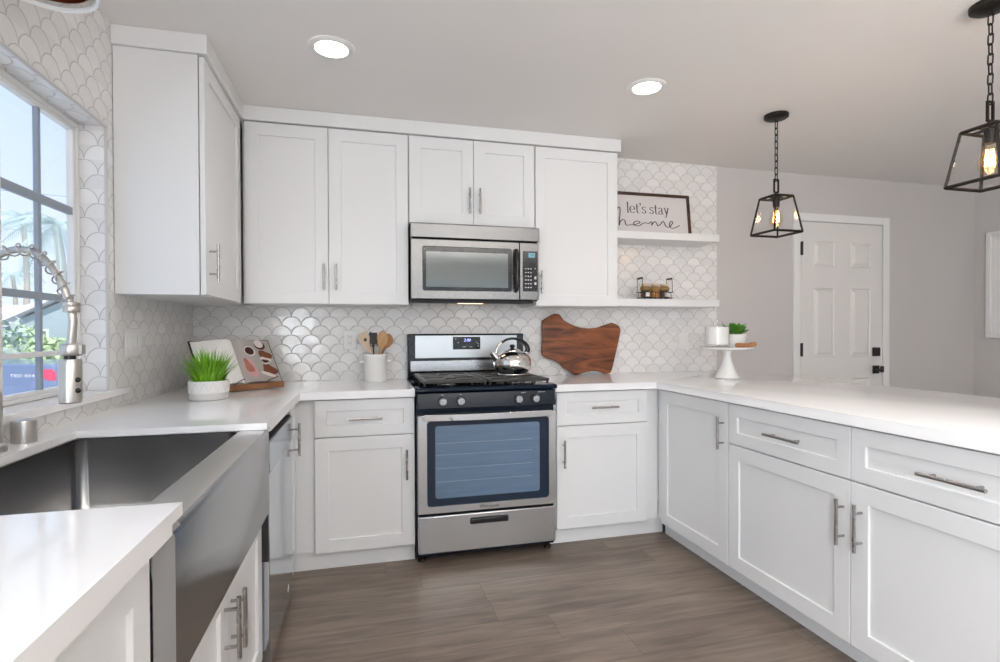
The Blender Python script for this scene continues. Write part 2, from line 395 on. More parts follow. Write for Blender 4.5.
# rounded bead around the recess and the quartz sill
b = MB()
for y0, y1, z0, z1 in ((WY1 - .004, WY1 + .006, WZ0, WZ1 + .006), (WY0 - .006, WY0 + .004, WZ0, WZ1 + .006), (WY0 - .006, WY1 + .006, WZ1 - .004, WZ1 + .006)): b.box(-0.004, 0.005, y0, y1, z0, z1)
struct(b.build('trim_2', mat('tile_bead', srgb(205, 202, 200), 0.3), bevel=.002))
struct(MB().prism([(-.12, WY0 + .001, WZ0 - .028), (.0005, WY0 + .001, WZ0 - .028), (.0005, WY0 - .06, WZ0 - .028), (.022, WY0 - .06, WZ0 - .028), (.022, WY1 + .13, WZ0 - .028), (.0005, WY1 + .13, WZ0 - .028), (.0005, WY1 - .001, WZ0 - .028), (-.12, WY1 - .001, WZ0 - .028)], (0, 0, .028)).build('trim_3', M['quartz'], bevel=.003))
# window: white vinyl frame, four sashes with grids
wf = struct(MB().box(D - .035, D, WY1 - .015, WY1 - .001, WZ0 + .001, WZ1 - .001).box(D - .035, D, WY0 + .001, WY0 + .015, WZ0 + .001, WZ1 - .001)
   .box(D - .035, D, WY0 + .015, WY1 - .015, WZ1 - .018, WZ1 - .001).box(D - .035, D, WY0 + .015, WY1 - .015, WZ0 + .001, WZ0 + .016).build('window_1', M['trim'], bevel=.002))
sw = (WY1 - WY0 - .03) / 4
grey = mat('grid_grey', srgb(150, 160, 172), 0.4)
for k in range(4):
    y1 = WY1 - .015 - k * sw; y0 = y1 - sw
    sa = MB()
    for a, c_, z0, z1 in ((y0, y0 + .018, WZ0 + .016, WZ1 - .018), (y1 - .018, y1, WZ0 + .016, WZ1 - .018), (y0 + .018, y1 - .018, WZ0 + .016, WZ0 + .03), (y0 + .018, y1 - .018, WZ1 - .034, WZ1 - .018)): sa.box(D - .03, D - .006, a, c_, z0, z1)
    so_ = sa.build('window_sash', M['trim'], wf, bevel=.002)
    gr = MB(); ym = (y0 + y1) / 2
    gr.box(D - .026, D - .010, ym - .0085, ym + .0085, WZ0 + .03, WZ1 - .034)
    for z, hh in ((1.665, .014), (1.337, .012)): gr.box(D - .027, D - .009, y0 + .018, y1 - .018, z - hh, z + hh)
    gr.build('window_grid', grey, so_, bevel=.002)
    MB().box(D - .029, D - .007, y0 + .018, y1 - .018, 1.133, 1.150).build('sash_rail', M['trim'], so_, bevel=.002)
    MB().box(D - .020, D - .016, y0 + .016, y1 - .016, WZ0 + .028, WZ1 - .032).build('window_pane', M['glass'], so_, smooth=False)
w3 = struct(MB().box(-.14, -.0005, -6.15, -6.09, .9, 2.0).box(-.14, -.0005, -4.51, -4.45, .9, 2.0).box(-.14, -.0005, -6.09, -4.51, 1.94, 2.0).box(-.14, -.0005, -6.09, -4.51, .9, .96).build('added_side_window', M['trim'], bevel=.003))  # unseen window, added to give the side fill light an opening
MB().box(-.10, -.094, -6.09, -4.51, .96, 1.94).build('window_pane', M['glass'], w3, smooth=False)
# rear patio door
pd = MB()
for x0, x1 in ((1.0, 1.06), (2.67, 2.75), (4.34, 4.4)): pd.box(x0, x1, RY - .1, RY - .03, 0.0, 2.2)
pd.box(1.06, 4.34, RY - .1, RY - .03, 2.14, 2.2); pd.box(1.06, 4.34, RY - .1, RY - .03, 0.0, 0.06)
pdo = struct(pd.build('door_2', M['trim'], bevel=.004))
MB().box(1.06, 4.34, RY - .07, RY - .064, .06, 2.14).build('door_pane', M['glass'], pdo, smooth=False)

# six-panel door on the back wall
DX0, DX1, DZ = 4.219, 5.01, 2.05
b = MB()
b.box(DX0, DX1, -0.012, -0.0005, 0.01, DZ)
pw = (4.332, 4.533, 4.690, 4.889)
door1 = struct(b.build('door_1', M['door'], bevel=.002))
for (xa, xb) in ((pw[0], pw[1]), (pw[2], pw[3])):
    for (za, zb) in ((1.709, 1.906), (1.003, 1.541), (0.22, 0.835)):
        p = MB()
        fr = [(xa, za), (xb, za), (xb, zb), (xa, zb)]
        def loop(ins, y): return [p.b.verts.new((x + (ins if x == xa else -ins), y, z + (ins if z == za else -ins))) for x, z in fr]
        ls = [loop(0, -0.012), loop(0.005, -0.020), loop(0.015, -0.0125), loop(0.036, -0.023)]
        for q, w in zip(ls, ls[1:]): p.bridge(q, w)
        p._f(ls[-1]); p.build('door_panel', M['door'], door1, smooth=False)
for z in (0.25, 1.062, 1.842):
    h = MB().box(DX0 - .013, DX0 + .004, -0.028, -0.0125, z - .05, z + .05).cyl((DX0 - .005, -.03, z - .052), (DX0 - .005, -.03, z + .052), .006, seg=10)
    h.build('door_hinge', M['mblack'], door1)
MB().box(4.908, 4.970, -0.034, -0.0125, 1.002, 1.072).build('deadbolt', M['mblack'], door1, bevel=.004)
lv = MB().box(4.912, 4.974, -0.022, -0.0125, 0.862, 0.926).cyl((4.943, -.02, .893), (4.943, -.065, .893), .011, seg=14).box(4.862, 4.955, -.070, -.054, .884, .902)
lv.box(4.99, 5.012, -.03, -.0125, .87, .92); lv.build('door_lever', M['mblack'], door1, bevel=.002)
b = MB()
for x0, x1, z0, z1 in ((4.150, 4.213, 0, 2.118), (5.018, 5.081, 0, 2.118), (4.213, 5.018, 2.056, 2.118)):
    b.box(x0, x1, -0.018, -0.0005, z0, z1); 
struct(b.build('trim_4', M['trim'], bevel=.004))

# ------------------------------------------------------------------ cabinets
def shaker(name, x0, x1, z0, z1, parent, st=0.057, th=0.019, rec=0.009, mt=None):
    """recessed-panel front in the local xz plane, face at y = 0"""
    p = MB()
    def rect(i, y): return [p.b.verts.new(q) for q in ((x0 + i, y, z0 + i), (x1 - i, y, z0 + i), (x1 - i, y, z1 - i), (x0 + i, y, z1 - i))]
    back = rect(0, th); e0 = rect(0, 0.0015); e1 = rect(0.0015, 0.0); i0 = rect(st, 0.0); i1 = rect(st + 0.0015, 0.0015); i2 = rect(st + 0.002, rec)
    for a, c_ in ((back, e0), (e0, e1), (e1, i0), (i0, i1), (i1, i2)): p.bridge(a, c_)
    p._f(back); p._f(list(reversed(i2)))
    return p.build(name, mt or M['cab'], parent, smooth=False)

def bar_pull(parent, x, z, L, vertical=True):
    p = MB(); r = 0.006; off = -0.034; k = L / 2 - 0.03
    if vertical:
        p.cyl((x, off, z - L / 2), (x, off, z + L / 2), r, seg=14)
        for s_ in (-k, k): p.cyl((x, 0.0, z + s_), (x, off, z + s_), 0.0045, seg=10)
    else:
        p.cyl((x - L / 2, off, z), (x + L / 2, off, z), r, seg=14)
        for s_ in (-k, k): p.cyl((x + s_, 0.0, z), (x + s_, off, z), 0.0045, seg=10)
    return p.build('handle', M['pull'], parent)

def cabinet(name, label, loc, rz, w, z0, z1, depth, fronts, group, toe=False, cat='cabinet', toe_ext=0.0):
    """local frame: x along the front, face of the doors at y = 0, body behind"""
    t = thing(name, label, cat, loc, rz, group)
    b = MB()
    b.box(0.0005, w - 0.0005, 0.0225, depth, z0, z1)
    b.build('body', M['cab'], t, bevel=.001)
    if toe: MB().box(0.0005, w - 0.0005 + toe_ext, toe, toe + .018, 0.0005, z0).build('toe_kick', M['cab'], t)
    for kind, x0, x1, a, c_, hd in fronts:
        f = shaker('door' if kind == 'd' else 'drawer', x0, x1, a, c_, t, st=0.066 if kind == 'd' else 0.056)
        if hd: bar_pull(f, hd[0], hd[1], hd[2], hd[3])
    return t

UZ0, UZ1 = 1.366, 2.342
GU, GB = 'white shaker wall cabinets', 'white shaker base cabinets'
FY = -0.325
cabinet('wall_cabinet', 'white wall cabinet with one door standing out beside the window', (0.325, -1.008, 0), PI / 2, 1.005, UZ0, UZ1, 0.323,
        [('d', 0.008, 0.66, UZ0 + .002, UZ1 - .004, (0.062, 1.505, 0.155, True))], GU)
cabinet('wall_cabinet', 'white wall cabinet with two tall doors, left of the microwave', (0.3265, FY, 0), 0, 0.8765, UZ0, UZ1, 0.316,
        [('d', 0.013, 0.437, UZ0 + .002, UZ1 - .004, (0.415, 1.515, 0.145, True)), ('d', 0.4405, 0.8745, UZ0 + .002, UZ1 - .004, (0.478, 1.515, 0.145, True))], GU)
cabinet('wall_cabinet', 'short white wall cabinet with two doors right above the microwave', (1.2035, FY, 0), 0, 0.7605, 1.835, UZ1, 0.316,
        [('d', 0.004, 0.3795, 1.838, UZ1 - .004, (0.352, 1.976, 0.150, True)), ('d', 0.3825, 0.758, 1.838, UZ1 - .004, (0.414, 1.976, 0.150, True))], GU)
cabinet('wall_cabinet', 'white wall cabinet with one tall door beside the floating shelves', (1.9645, FY, 0), 0, 0.5515, UZ0, UZ1, 0.316,
        [('d', 0.004, 0.5495, UZ0 + .002, UZ1 - .004, (0.033, 1.51, 0.14, True))], GU)
ol = [(0.0005, -1.022), (0.341, -1.022), (0.341, -0.341), (2.532, -0.341), (2.532, -0.009), (0.0005, -0.009)]
struct(MB().prism([(x, y, UZ1 + .001) for x, y in ol], (0, 0, RZ - UZ1 - .0015)).build('trim_1', M['cab'], bevel=.002))

BZ0, BZ1 = 0.10, 0.874
BF = -0.61
DWZ = (0.681, 0.868)
# back run
cabinet('base_cabinet', 'white base cabinet with drawer over door, left of the range', (0.588, BF, 0), 0, 0.620, BZ0, BZ1, 0.6,
        [('w', 0.1215, 0.6175, DWZ[0], DWZ[1], (0.3695, 0.772, 0.165, False)), ('d', 0.1215, 0.6175, 0.095, 0.676, (0.5745, 0.525, 0.155, True))], GB, toe=0.045)
cabinet('base_cabinet', 'white base cabinet with drawer over door, right of the range', (1.974, BF, 0), 0, 0.668, BZ0, BZ1, 0.6,
        [('w', 0.022, 0.585, DWZ[0], DWZ[1], (0.304, 0.778, 0.165, False)), ('d', 0.022, 0.585, 0.095, 0.676, (0.058, 0.525, 0.155, True))], GB, toe=0.05, toe_ext=0.047)
# left run (faces +X), local x runs along +Y
LF = 0.61
cabinet('base_cabinet', 'narrow white corner cabinet between dishwasher and back run', (LF + .012, -0.822, 0), PI / 2, 0.2335, BZ0, BZ1, 0.60,
        [('d', 0.003, 0.182, 0.095, 0.868, (0.045, 0.71, 0.155, True))], GB, toe=0.02)
cabinet('sink_cabinet', 'white two-door base cabinet under the steel farmhouse sink', (LF, -2.425, 0), PI / 2, 0.962, BZ0, 0.60, 0.60,
        [('d', 0.003, 0.489, 0.095, 0.597, (0.456, 0.47, 0.155, True)), ('d', 0.492, 0.959, 0.095, 0.597, (0.524, 0.46, 0.155, True))], GB, toe=0.045)
cabinet('base_cabinet', 'white base cabinet nearest the camera under the left counter', (LF, -3.35, 0), PI / 2, 0.914, BZ0, BZ1, 0.60,
        [('d', 0.003, 0.45, 0.095, 0.861, None), ('d', 0.453, 0.911, 0.095, 0.861, (0.50, 0.60, .155, True))], GB, toe=0.045)
# peninsula (faces -X), local x runs along -Y
PF = 2.62
cabinet('base_cabinet', 'white blind-corner cabinet with one full-height door on the peninsula', (PF, -0.589, 0), -PI / 2, 0.6575, BZ0, BZ1, 0.6,
        [('d', 0.063, 0.6545, 0.095, 0.868, (0.628, 0.722, 0.155, True))], GB, toe=0.07)
cabinet('base_cabinet', 'wide white peninsula cabinet with two drawers above two doors', (PF, -1.2475, 0), -PI / 2, 1.33, BZ0, BZ1, 0.6,
        [('w', 0.006, 0.657, DWZ[0], DWZ[1], (0.362, 0.772, 0.19, False)), ('w', 0.6605, 1.326, DWZ[0], DWZ[1], (1.012, 0.772, 0.19, False)),
         ('d', 0.006, 0.657, 0.095, 0.676, (0.632, 0.525, 0.165, True)), ('d', 0.6605, 1.326, 0.095, 0.676, (0.704, 0.525, 0.165, True))], GB, toe=0.07)
struct(MB().box(3.2225, 3.238, -2.58, -0.01, 0.0, BZ1).build('trim_5', M['cab'], bevel=.001))

# ------------------------------------------------------------------ countertops
def counter(name, label, outline, strips, front):
    """slab with a thick front edge; thin strips run up to the sink; only the exposed front edges are eased"""
    b = MB()
    zt, zm, zb = 0.915, 0.893, 0.876
    b.prism([(x, y, zb) for x, y in outline], (0, 0, zt - zb))
    es = [e for e in b.b.edges if any(all(f(v.co) for v in e.verts) for f in front)]
    bmesh.ops.bevel(b.b, geom=es, offset=.003, segments=2, affect='EDGES', profile=.5)
    for x0, x1, y0, y1 in strips: b.box(x0, x1, y0, y1, zm, zt)
    return tag(b.build(name, M['quartz'], None), label, 'countertop')
CE, PE = 0.643, 2.602
SY0, SY1, SXB = -2.385, -1.545, 0.108
NB, NE = -2.437, -1.484
counter('countertop', 'white quartz countertop wrapping the sink and left corner up to the range',
        [(0.0005, -3.35), (CE, -3.35), (CE, NB), (SXB - .012, NB), (SXB - .012, NE), (CE, NE), (CE, -CE), (1.206, -CE), (1.206, -0.009), (0.0005, -0.009)],
        [(SXB - .012, CE, NB, SY0), (SXB - .012, CE, SY1, NE), (SXB - .012, SXB, SY0, SY1)],
        [lambda c: abs(c.y + CE) < 1e-4])
counter('countertop', 'white quartz countertop from the range around onto the peninsula',
        [(1.976, -0.009), (1.976, -CE), (PE, -CE), (PE, -2.62), (3.63, -2.62), (3.63, -0.0005), (TX + .002, -0.0005), (TX + .002, -0.009)], [],
        [lambda c: abs(c.x - PE) < 1e-4, lambda c: abs(c.y + CE) < 1e-4, lambda c: abs(c.x - 3.63) < 1e-4, lambda c: abs(c.y + 2.62) < 1e-4])

# ------------------------------------------------------------------ farmhouse sink
t = thing('farmhouse_sink', 'stainless steel apron-front farmhouse sink below the window', 'sink', (0.35, -1.965, 0.6))
cx, cy, cz = 0.35, -1.965, 0.6
def rrect(x0, x1, y0, y1, r, n=6):
    pts = []
    for (px, py, a) in ((x1 - r, y1 - r, 0), (x0 + r, y1 - r, PI / 2), (x0 + r, y0 + r, PI), (x1 - r, y0 + r, 1.5 * PI)):
        for k in range(n + 1): pts.append((px + r * math.cos(a + PI / 2 * k / n), py + r * math.sin(a + PI / 2 * k / n)))
    return pts
b = MB()
lv_ = [(rrect(SXB + .004, 0.560, SY0 + .006, SY1 - .006, .030), 0.8915), (rrect(SXB + .006, 0.558, SY0 + .008, SY1 - .008, .032), 0.690),
       (rrect(SXB + .02, 0.544, SY0 + .022, SY1 - .022, .034), 0.662), (rrect(.33, .37, -1.985, -1.945, .018), 0.652)]
rg = [[b.b.verts.new((x - cx, y - cy, z - cz)) for x, y in pts] for pts, z in lv_]
for a, c_ in zip(rg, rg[1:]): b.bridge(a, c_)
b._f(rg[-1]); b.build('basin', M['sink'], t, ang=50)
b = MB()   # rim: the wide front ledge at the basin edge plus the apron wall
pr = [(0.560, 0.8745), (0.560, 0.892), (0.628, 0.892), (0.638, 0.889), (0.644, 0.881), (0.646, 0.872), (0.646, 0.622), (0.643, 0.614), (0.612, 0.610), (0.612, 0.80), (0.6, 0.8745)]
ys = [SY0 - .022, SY0 - .008, SY0 + .004, SY1 - .003]
def apr(y, pull): return [b.b.verts.new((x - pull * max(0, (x - .60)) / .05 - cx, y - cy, z - cz)) for x, z in pr]
rr_ = [apr(-2.434, .0), apr(-2.40, 0), apr(-1.53, 0), apr(-1.508, .004), apr(-1.494, .014), apr(-1.487, .03)]
for a, c_ in zip(rr_, rr_[1:]): b.bridge(a, c_)
b._f(rr_[0]); b._f(list(reversed(rr_[-1])))
b.b.normal_update(); bmesh.ops.recalc_face_normals(b.b, faces=b.b.faces[:])
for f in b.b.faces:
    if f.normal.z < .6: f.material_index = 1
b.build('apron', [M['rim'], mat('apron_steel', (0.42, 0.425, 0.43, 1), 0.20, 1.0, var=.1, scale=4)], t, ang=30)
MB().lathe([(0, .004), (.02, .004), (.022, .008), (.04, .008), (.043, .002)], (0, 0, 0.052), 24).build('drain', M['chrome'], t)

# ------------------------------------------------------------------ dishwasher
t = thing('dishwasher', 'stainless steel dishwasher between the sink and the corner', 'dishwasher', (0.615, -1.455, 0), PI / 2)
MB().box(0.004, 0.622, 0.03, 0.58, 0.02, 0.868).build('body', M['gap'], t)
dwm = mat('dishwasher_steel', (0.62, 0.66, 0.71, 1), 0.12, 1.0, var=0.05, scale=12, stretch=(1, 1, 50))
MB().box(0.012, 0.620, -0.016, 0.028, 0.055, 0.724).build('door', dwm, t, bevel=.004)
MB().box(0.012, 0.620, -0.019, 0.028, 0.727, 0.832).build('control_panel', mat('dishwasher_panel', (0.50, 0.56, 0.63, 1), 0.16, 1.0, var=0.05), t, bevel=.004)
MB().box(0.020, 0.610, -0.012, 0.024, 0.8325, 0.838).build('control_strip', M['gap'], t)
MB().box(0.15, 0.30, -0.0205, -0.0185, 0.742, 0.752).build('pocket_handle', M['black'], t)
MB().lathe([(.010, .003), (.019, .003), (.021, 0)], seg=20).build('badge', M['gap'], t)
bd = t.children[-1]; bd.rotation_euler = (PI / 2, 0, 0); bd.location = (0.54, -0.019, 0.785)
b = MB().box(0.004, 0.0115, -0.014, 0.026, 0.42, 0.724)
for k in range(9): b.box(0.0025, 0.004, -0.012, 0.022, 0.56 + k * .017, 0.566 + k * .017)
b.build('side_seal', M['gap'], t)
bz = MB().box(0.455, 0.462, -.0172, -.0155, .10, .118).box(0.468, 0.475, -.0172, -.0155, .108, .125).build('white_marks', M['plastic'], t)  # two small white marks low on the door

# ------------------------------------------------------------------ gas range
RX0, RX1 = 1.2105, 1.9715
t = thing('gas_range', 'freestanding stainless and black gas range between the base cabinets', 'range', (RX0, -0.676, 0))
w = RX1 - RX0
def L(y): return y + 0.676
MB().box(0.002, w - .002, L(-0.628), L(-0.03), 0.035, 0.905).build('body', M['enamel'], t)
# oven door (frame, window, handle)
b = MB()
x0, x1, z0, z1 = 0.004, w - .004, 0.268, 0.778
def rectv(b, xa, xb, za, zb, y, r=.0, n=5):
    if r == 0: return [b.b.verts.new(q) for q in ((xb, y, zb), (xa, y, zb), (xa, y, za), (xb, y, za))]
    return [b.b.verts.new((px, y, pz)) for px, pz in rrect(xa, xb, za, zb, r, n)]
a0 = rectv(b, x0, x1, z0, z1, L(-0.630), .003); a1 = rectv(b, x0, x1, z0, z1, L(-0.672), .003); a2 = rectv(b, x0 + .004, x1 - .004, z0 + .004, z1 - .004, L(-0.676), .006)
a3 = rectv(b, .052, w - .045, .306, .748, L(-0.676), .016); a4 = rectv(b, .054, w - .047, .308, .746, L(-0.671), .016)
for p_, q_ in ((a0, a1), (a1, a2), (a2, a3), (a3, a4)): b.bridge(p_, q_)
b._f(a0)
od = b.build('oven_door', M['steelh'], t, ang=25)
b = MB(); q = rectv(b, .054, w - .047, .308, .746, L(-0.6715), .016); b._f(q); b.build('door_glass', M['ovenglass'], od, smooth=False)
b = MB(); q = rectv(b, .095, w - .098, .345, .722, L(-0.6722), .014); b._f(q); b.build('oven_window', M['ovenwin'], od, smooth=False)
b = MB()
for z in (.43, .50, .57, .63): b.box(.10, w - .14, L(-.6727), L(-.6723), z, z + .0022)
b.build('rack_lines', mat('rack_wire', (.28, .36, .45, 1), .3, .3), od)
b = MB(); sec = 18   # bowed flat handle
tops = []
for k in range(sec + 1):
    u = k / sec; x = .038 + (w - .076) * u; y = L(-0.700 - 0.022 * math.sin(PI * u))
    tops.append([b.b.verts.new(p_) for p_ in ((x, y, .752), (x, y, .786), (x, y + .012, .786), (x, y + .012, .752))])
for p_, q_ in zip(tops, tops[1:]): b.bridge(p_, q_)
b._f(tops[0]); b._f(tops[-1])
for x in (.040, w - .040): b.box(x - .01, x + .01, L(-.692), L(-.6765), .755, .783)
b.build('oven_handle', M['steelh'], od, bevel=.003)
text_mesh('logo', 'Whirlpool', 0.026, M['ink'], od, (w / 2, L(-.6765), .288), (PI / 2, 0, 0))
# drawer
dr = MB().box(0.006, w - .006, L(-0.668), L(-.631), .058, .254).build('drawer', M['steelh'], t, bevel=.006)
MB().box(.278, .486, L(-0.680), L(-.6685), .197, .228).build('drawer_handle', M['black'], dr, bevel=.006)
for x in (.03, w - .03):
    for y in (L(-.60), L(-.08)): MB().cyl((x, y, .0005), (x, y, .012), .02, .018, seg=14).cyl((x, y, .012), (x, y, .036), .009, seg=10).build('foot', M['mblack'], t)
# control panel and cooktop
b = MB(); b.prism([(0.002, L(-.628), .806), (.002, L(-.672), .808), (.002, L(-.654), .894), (.002, L(-.628), .896)], (w - .004, 0, 0))
cp = b.build('control_panel', M['enamel'], t, bevel=.006)
b = MB(); b.prism([(0, L(-.03), .905), (0, L(-.655), .905), (0, L(-.684), .900), (0, L(-.688), .910), (0, L(-.680), .922), (0, L(-.60), .926), (0, L(-.58), .914), (0, L(-.10), .914), (0, L(-.07), .926), (0, L(-.03), .926)], (w, 0, 0))
ct = b.build('cooktop', M['enamel'], t, bevel=.003)
for x in (.135, .230, .545, .640):
    k = MB(); yk = L(-.664)
    k.cyl((x, yk, .849), (x, yk - .006, .849), .026, seg=24).build('knob_ring', M['black'], cp)
    k = MB(); k.cyl((x, yk - .006, .849), (x, yk - .03, .849), .021, .018, seg=24).box(x - .004, x + .004, yk - .036, yk - .028, .832, .866)
    k.build('knob', M['steel'], cp, bevel=.001)
for xa, xb in ((.13, .142), (.225, .237), (.565, .59), (.66, .70)): MB().box(xa, xb, L(-.6590), L(-.6555), .880, .8815).build('panel_mark', M['plastic'], cp, smooth=False)
for x, y, r in ((.19, -.52, .045), (.57, -.52, .05), (.19, -.22, .04), (.57, -.22, .035), (.38, -.37, .03)):
    MB().lathe([(0, .016), (r * .75, .016), (r * .8, .012), (r * .8, .008), (r, .006), (r * 1.15, 0)], (x, L(y), .9145), 24).build('burner', M['steel'], ct)
for xa, xb in ((.036, .375), (.386, w - .036)):    # two continuous grates
    gb = MB(); y0, y1 = L(-.655), L(-.105); zt = .9545; th = .012
    gb.box(xa, xb, y0, y0 + .03, zt - .014, zt); gb.box(xa, xb, y1 - .03, y1, zt - .014, zt)
    gb.box(xa, xa + .03, y0 + .03, y1 - .03, zt - .014, zt); gb.box(xb - .03, xb, y0 + .03, y1 - .03, zt - .014, zt)
    ym = (y0 + y1) / 2; xm = (xa + xb) / 2; gb.box(xa + .03, xb - .03, ym - .035, ym + .035, zt - .014, zt)
    for yc in ((y0 + ym) / 2, (y1 + ym) / 2):
        gb.box(xa + .03, xm - .03, yc - .045, yc + .045, zt - .013, zt - .001); gb.box(xm + .03, xb - .03, yc - .045, yc + .045, zt - .013, zt - .001)
        gb.box(xm - .035, xm + .035, min(yc + .04, 9), yc + .104, zt - .013, zt - .001); gb.box(xm - .035, xm + .035, yc - .104, yc - .04, zt - .013, zt - .001)
    for x in (xa + .008, xb - .008):
        for y in (y0 + .008, ym, y1 - .008): gb.cyl((x, y, .9262 if y != ym else .9142), (x, y, zt - .013), .007, seg=8)
    for x in (xm - .09, xm + .09): gb.cyl((x, y0 + .01, .925), (x, y0 + .01, zt - .013), .006, seg=8)
    gb.build('grate', M['iron'], ct, bevel=.003)
# backguard
bgd = MB().box(0.004, w - .004, L(-.062), L(-.012), .9265, 1.198).build('backguard', M['black'], t, bevel=.006)
MB().box(.05, w - .05, L(-.066), L(-.0622), 1.045, 1.188).build('backguard_panel', mat('panel_steel', (.60, .62, .63, 1), .3, 1.0, var=.05, scale=12, stretch=(1, 1, 50)), bgd, bevel=.002)
MB().box(.02, w - .02, L(-.070), L(-.0622), .962, 1.030).build('backguard_strip', M['steelh'], bgd, bevel=.003)
dp = MB().box(.288, .465, L(-.069), L(-.0662), 1.098, 1.178).build('display_panel', M['black'], bgd, bevel=.004)
text_mesh('clock', '2:00', 0.026, mat('clock_blue', (.3, .35, .9, 1), .4, emit=(.45, .5, 1, 1), es=2.0), dp, (.380, L(-.0694), 1.156), (PI / 2, 0, 0), shear=.2)
for x, z in ((.302, 1.162), (.318, 1.14), (.35, 1.112), (.362, 1.112), (.392, 1.112), (.404, 1.112), (.44, 1.14), (.448, 1.116), (.448, 1.130)): MB().box(x, x + .008, L(-.0697), L(-.069), z, z + .005).build('key_mark', M['pgrey'], dp, smooth=False)

# ------------------------------------------------------------------ over-the-range microwave
t = thing('microwave', 'stainless over-the-range microwave with black-framed window', 'microwave', (1.2065, -0.40, 1.38))
w = 0.755
MB().box(.004, w - .004, .012, .385, .012, .450).build('body', M['black'], t, bevel=.003)
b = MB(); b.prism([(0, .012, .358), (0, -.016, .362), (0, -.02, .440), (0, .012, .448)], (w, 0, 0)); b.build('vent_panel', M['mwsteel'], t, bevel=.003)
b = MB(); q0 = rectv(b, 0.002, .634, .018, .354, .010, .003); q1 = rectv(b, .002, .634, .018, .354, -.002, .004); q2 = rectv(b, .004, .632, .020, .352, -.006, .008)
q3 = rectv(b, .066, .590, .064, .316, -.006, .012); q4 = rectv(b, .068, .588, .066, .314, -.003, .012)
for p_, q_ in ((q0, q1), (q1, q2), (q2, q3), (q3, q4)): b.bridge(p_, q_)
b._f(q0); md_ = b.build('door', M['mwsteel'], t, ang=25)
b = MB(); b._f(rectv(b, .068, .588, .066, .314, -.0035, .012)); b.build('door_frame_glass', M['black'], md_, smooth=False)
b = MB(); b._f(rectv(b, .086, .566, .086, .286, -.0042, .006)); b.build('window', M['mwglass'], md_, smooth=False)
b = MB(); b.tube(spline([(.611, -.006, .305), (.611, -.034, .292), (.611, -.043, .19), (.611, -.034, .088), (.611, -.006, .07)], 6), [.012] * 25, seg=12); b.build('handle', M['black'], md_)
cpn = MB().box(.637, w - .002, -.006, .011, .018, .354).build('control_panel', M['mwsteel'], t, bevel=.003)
kp = MB().box(.655, .747, -.0075, -.0062, .068, .305).build('keypad', M['black'], cpn, bevel=.002)
ds = MB().box(.690, .730, -.0084, -.0076, .268, .294).build('display', mat('display_cyan', (.1, .25, .3, 1), .3, emit=(.25, .55, .65, 1), es=.5), kp)
text_mesh('clock', '2:00', .017, mat('clock_dark', (.02, .08, .12, 1), .5), ds, (.710, -.0088, .281), (PI / 2, 0, 0))
b = MB()
for r in range(6):
    for c_ in range(3): b.box(.668 + c_ * .016, .677 + c_ * .016, -.0083, -.0076, .088 + r * .022, .094 + r * .022)
b.box(.726, .738, -.0083, -.0076, .14, .156); b.box(.726, .738, -.0083, -.0076, .108, .122); b.box(.728, .733, -.0083, -.0076, .20, .208)
b.build('keys', M['pgrey'], kp)
MB().box(.004, w - .03, .006, .10, 0.0, .0115).build('bottom_vent', M['gap'], t, bevel=.003)
lp = MB().box(.30, .45, .12, .20, .002, .0115).build('backsplash_glow', mat('warm_glow', (1, .8, .6, 1), .4, emit=(1, .72, .45, 1), es=3.0), t)  # glowing strip added to put a warm tint on the tiles

# ------------------------------------------------------------------ floating shelves and what stands on them
GS = 'white floating shelves'
for z, lb in ((1.818, 'upper white floating shelf holding the framed sign'), (1.374, 'lower white floating shelf holding the jar caddy')):
    o = MB().box(2.5175, 3.315, -0.252, -0.0085, z, z + .050).build('floating_shelf', M['cab'], None, bevel=.003); tag(o, lb, 'shelf', GS)
# framed sign, leaning back a little
t = thing('framed_sign', 'dark-wood framed white sign reading let us stay home in black', 'sign', (2.88, -0.072, 1.8685)); t['label'] = "dark wooden framed sign with black lettering leaning on the upper shelf"
t.rotation_euler = (R(-7), 0, 0)
hw, hh = .335, .312
b = MB()
for x0, x1, z0, z1 in ((-hw, -hw + .02, 0, hh), (hw - .02, hw, 0, hh), (-hw + .02, hw - .02, 0, .02), (-hw + .02, hw - .02, hh - .02, hh)): b.box(x0, x1, -.012, .012, z0, z1)
b.build('frame', M['dwood'], t, bevel=.002)
sg = MB().box(-hw + .018, hw - .018, -.002, .008, .018, hh - .018).build('sign_board', M['sign'], t)
TK, TN = .0085, .0026
b = MB(); yy = -.0026
def gl(strokes, x, z, k):
    for s_ in strokes: ribbon(b, [(x + p_[0] * k, z + p_[1] * k) for p_ in s_], TK, TN, yy, 0)
def circ(cx_, cz_, rx, rz, a0, a1, n=20): return [(cx_ + rx * math.cos(a0 + (a1 - a0) * i / n), cz_ + rz * math.sin(a0 + (a1 - a0) * i / n)) for i in range(n + 1)]
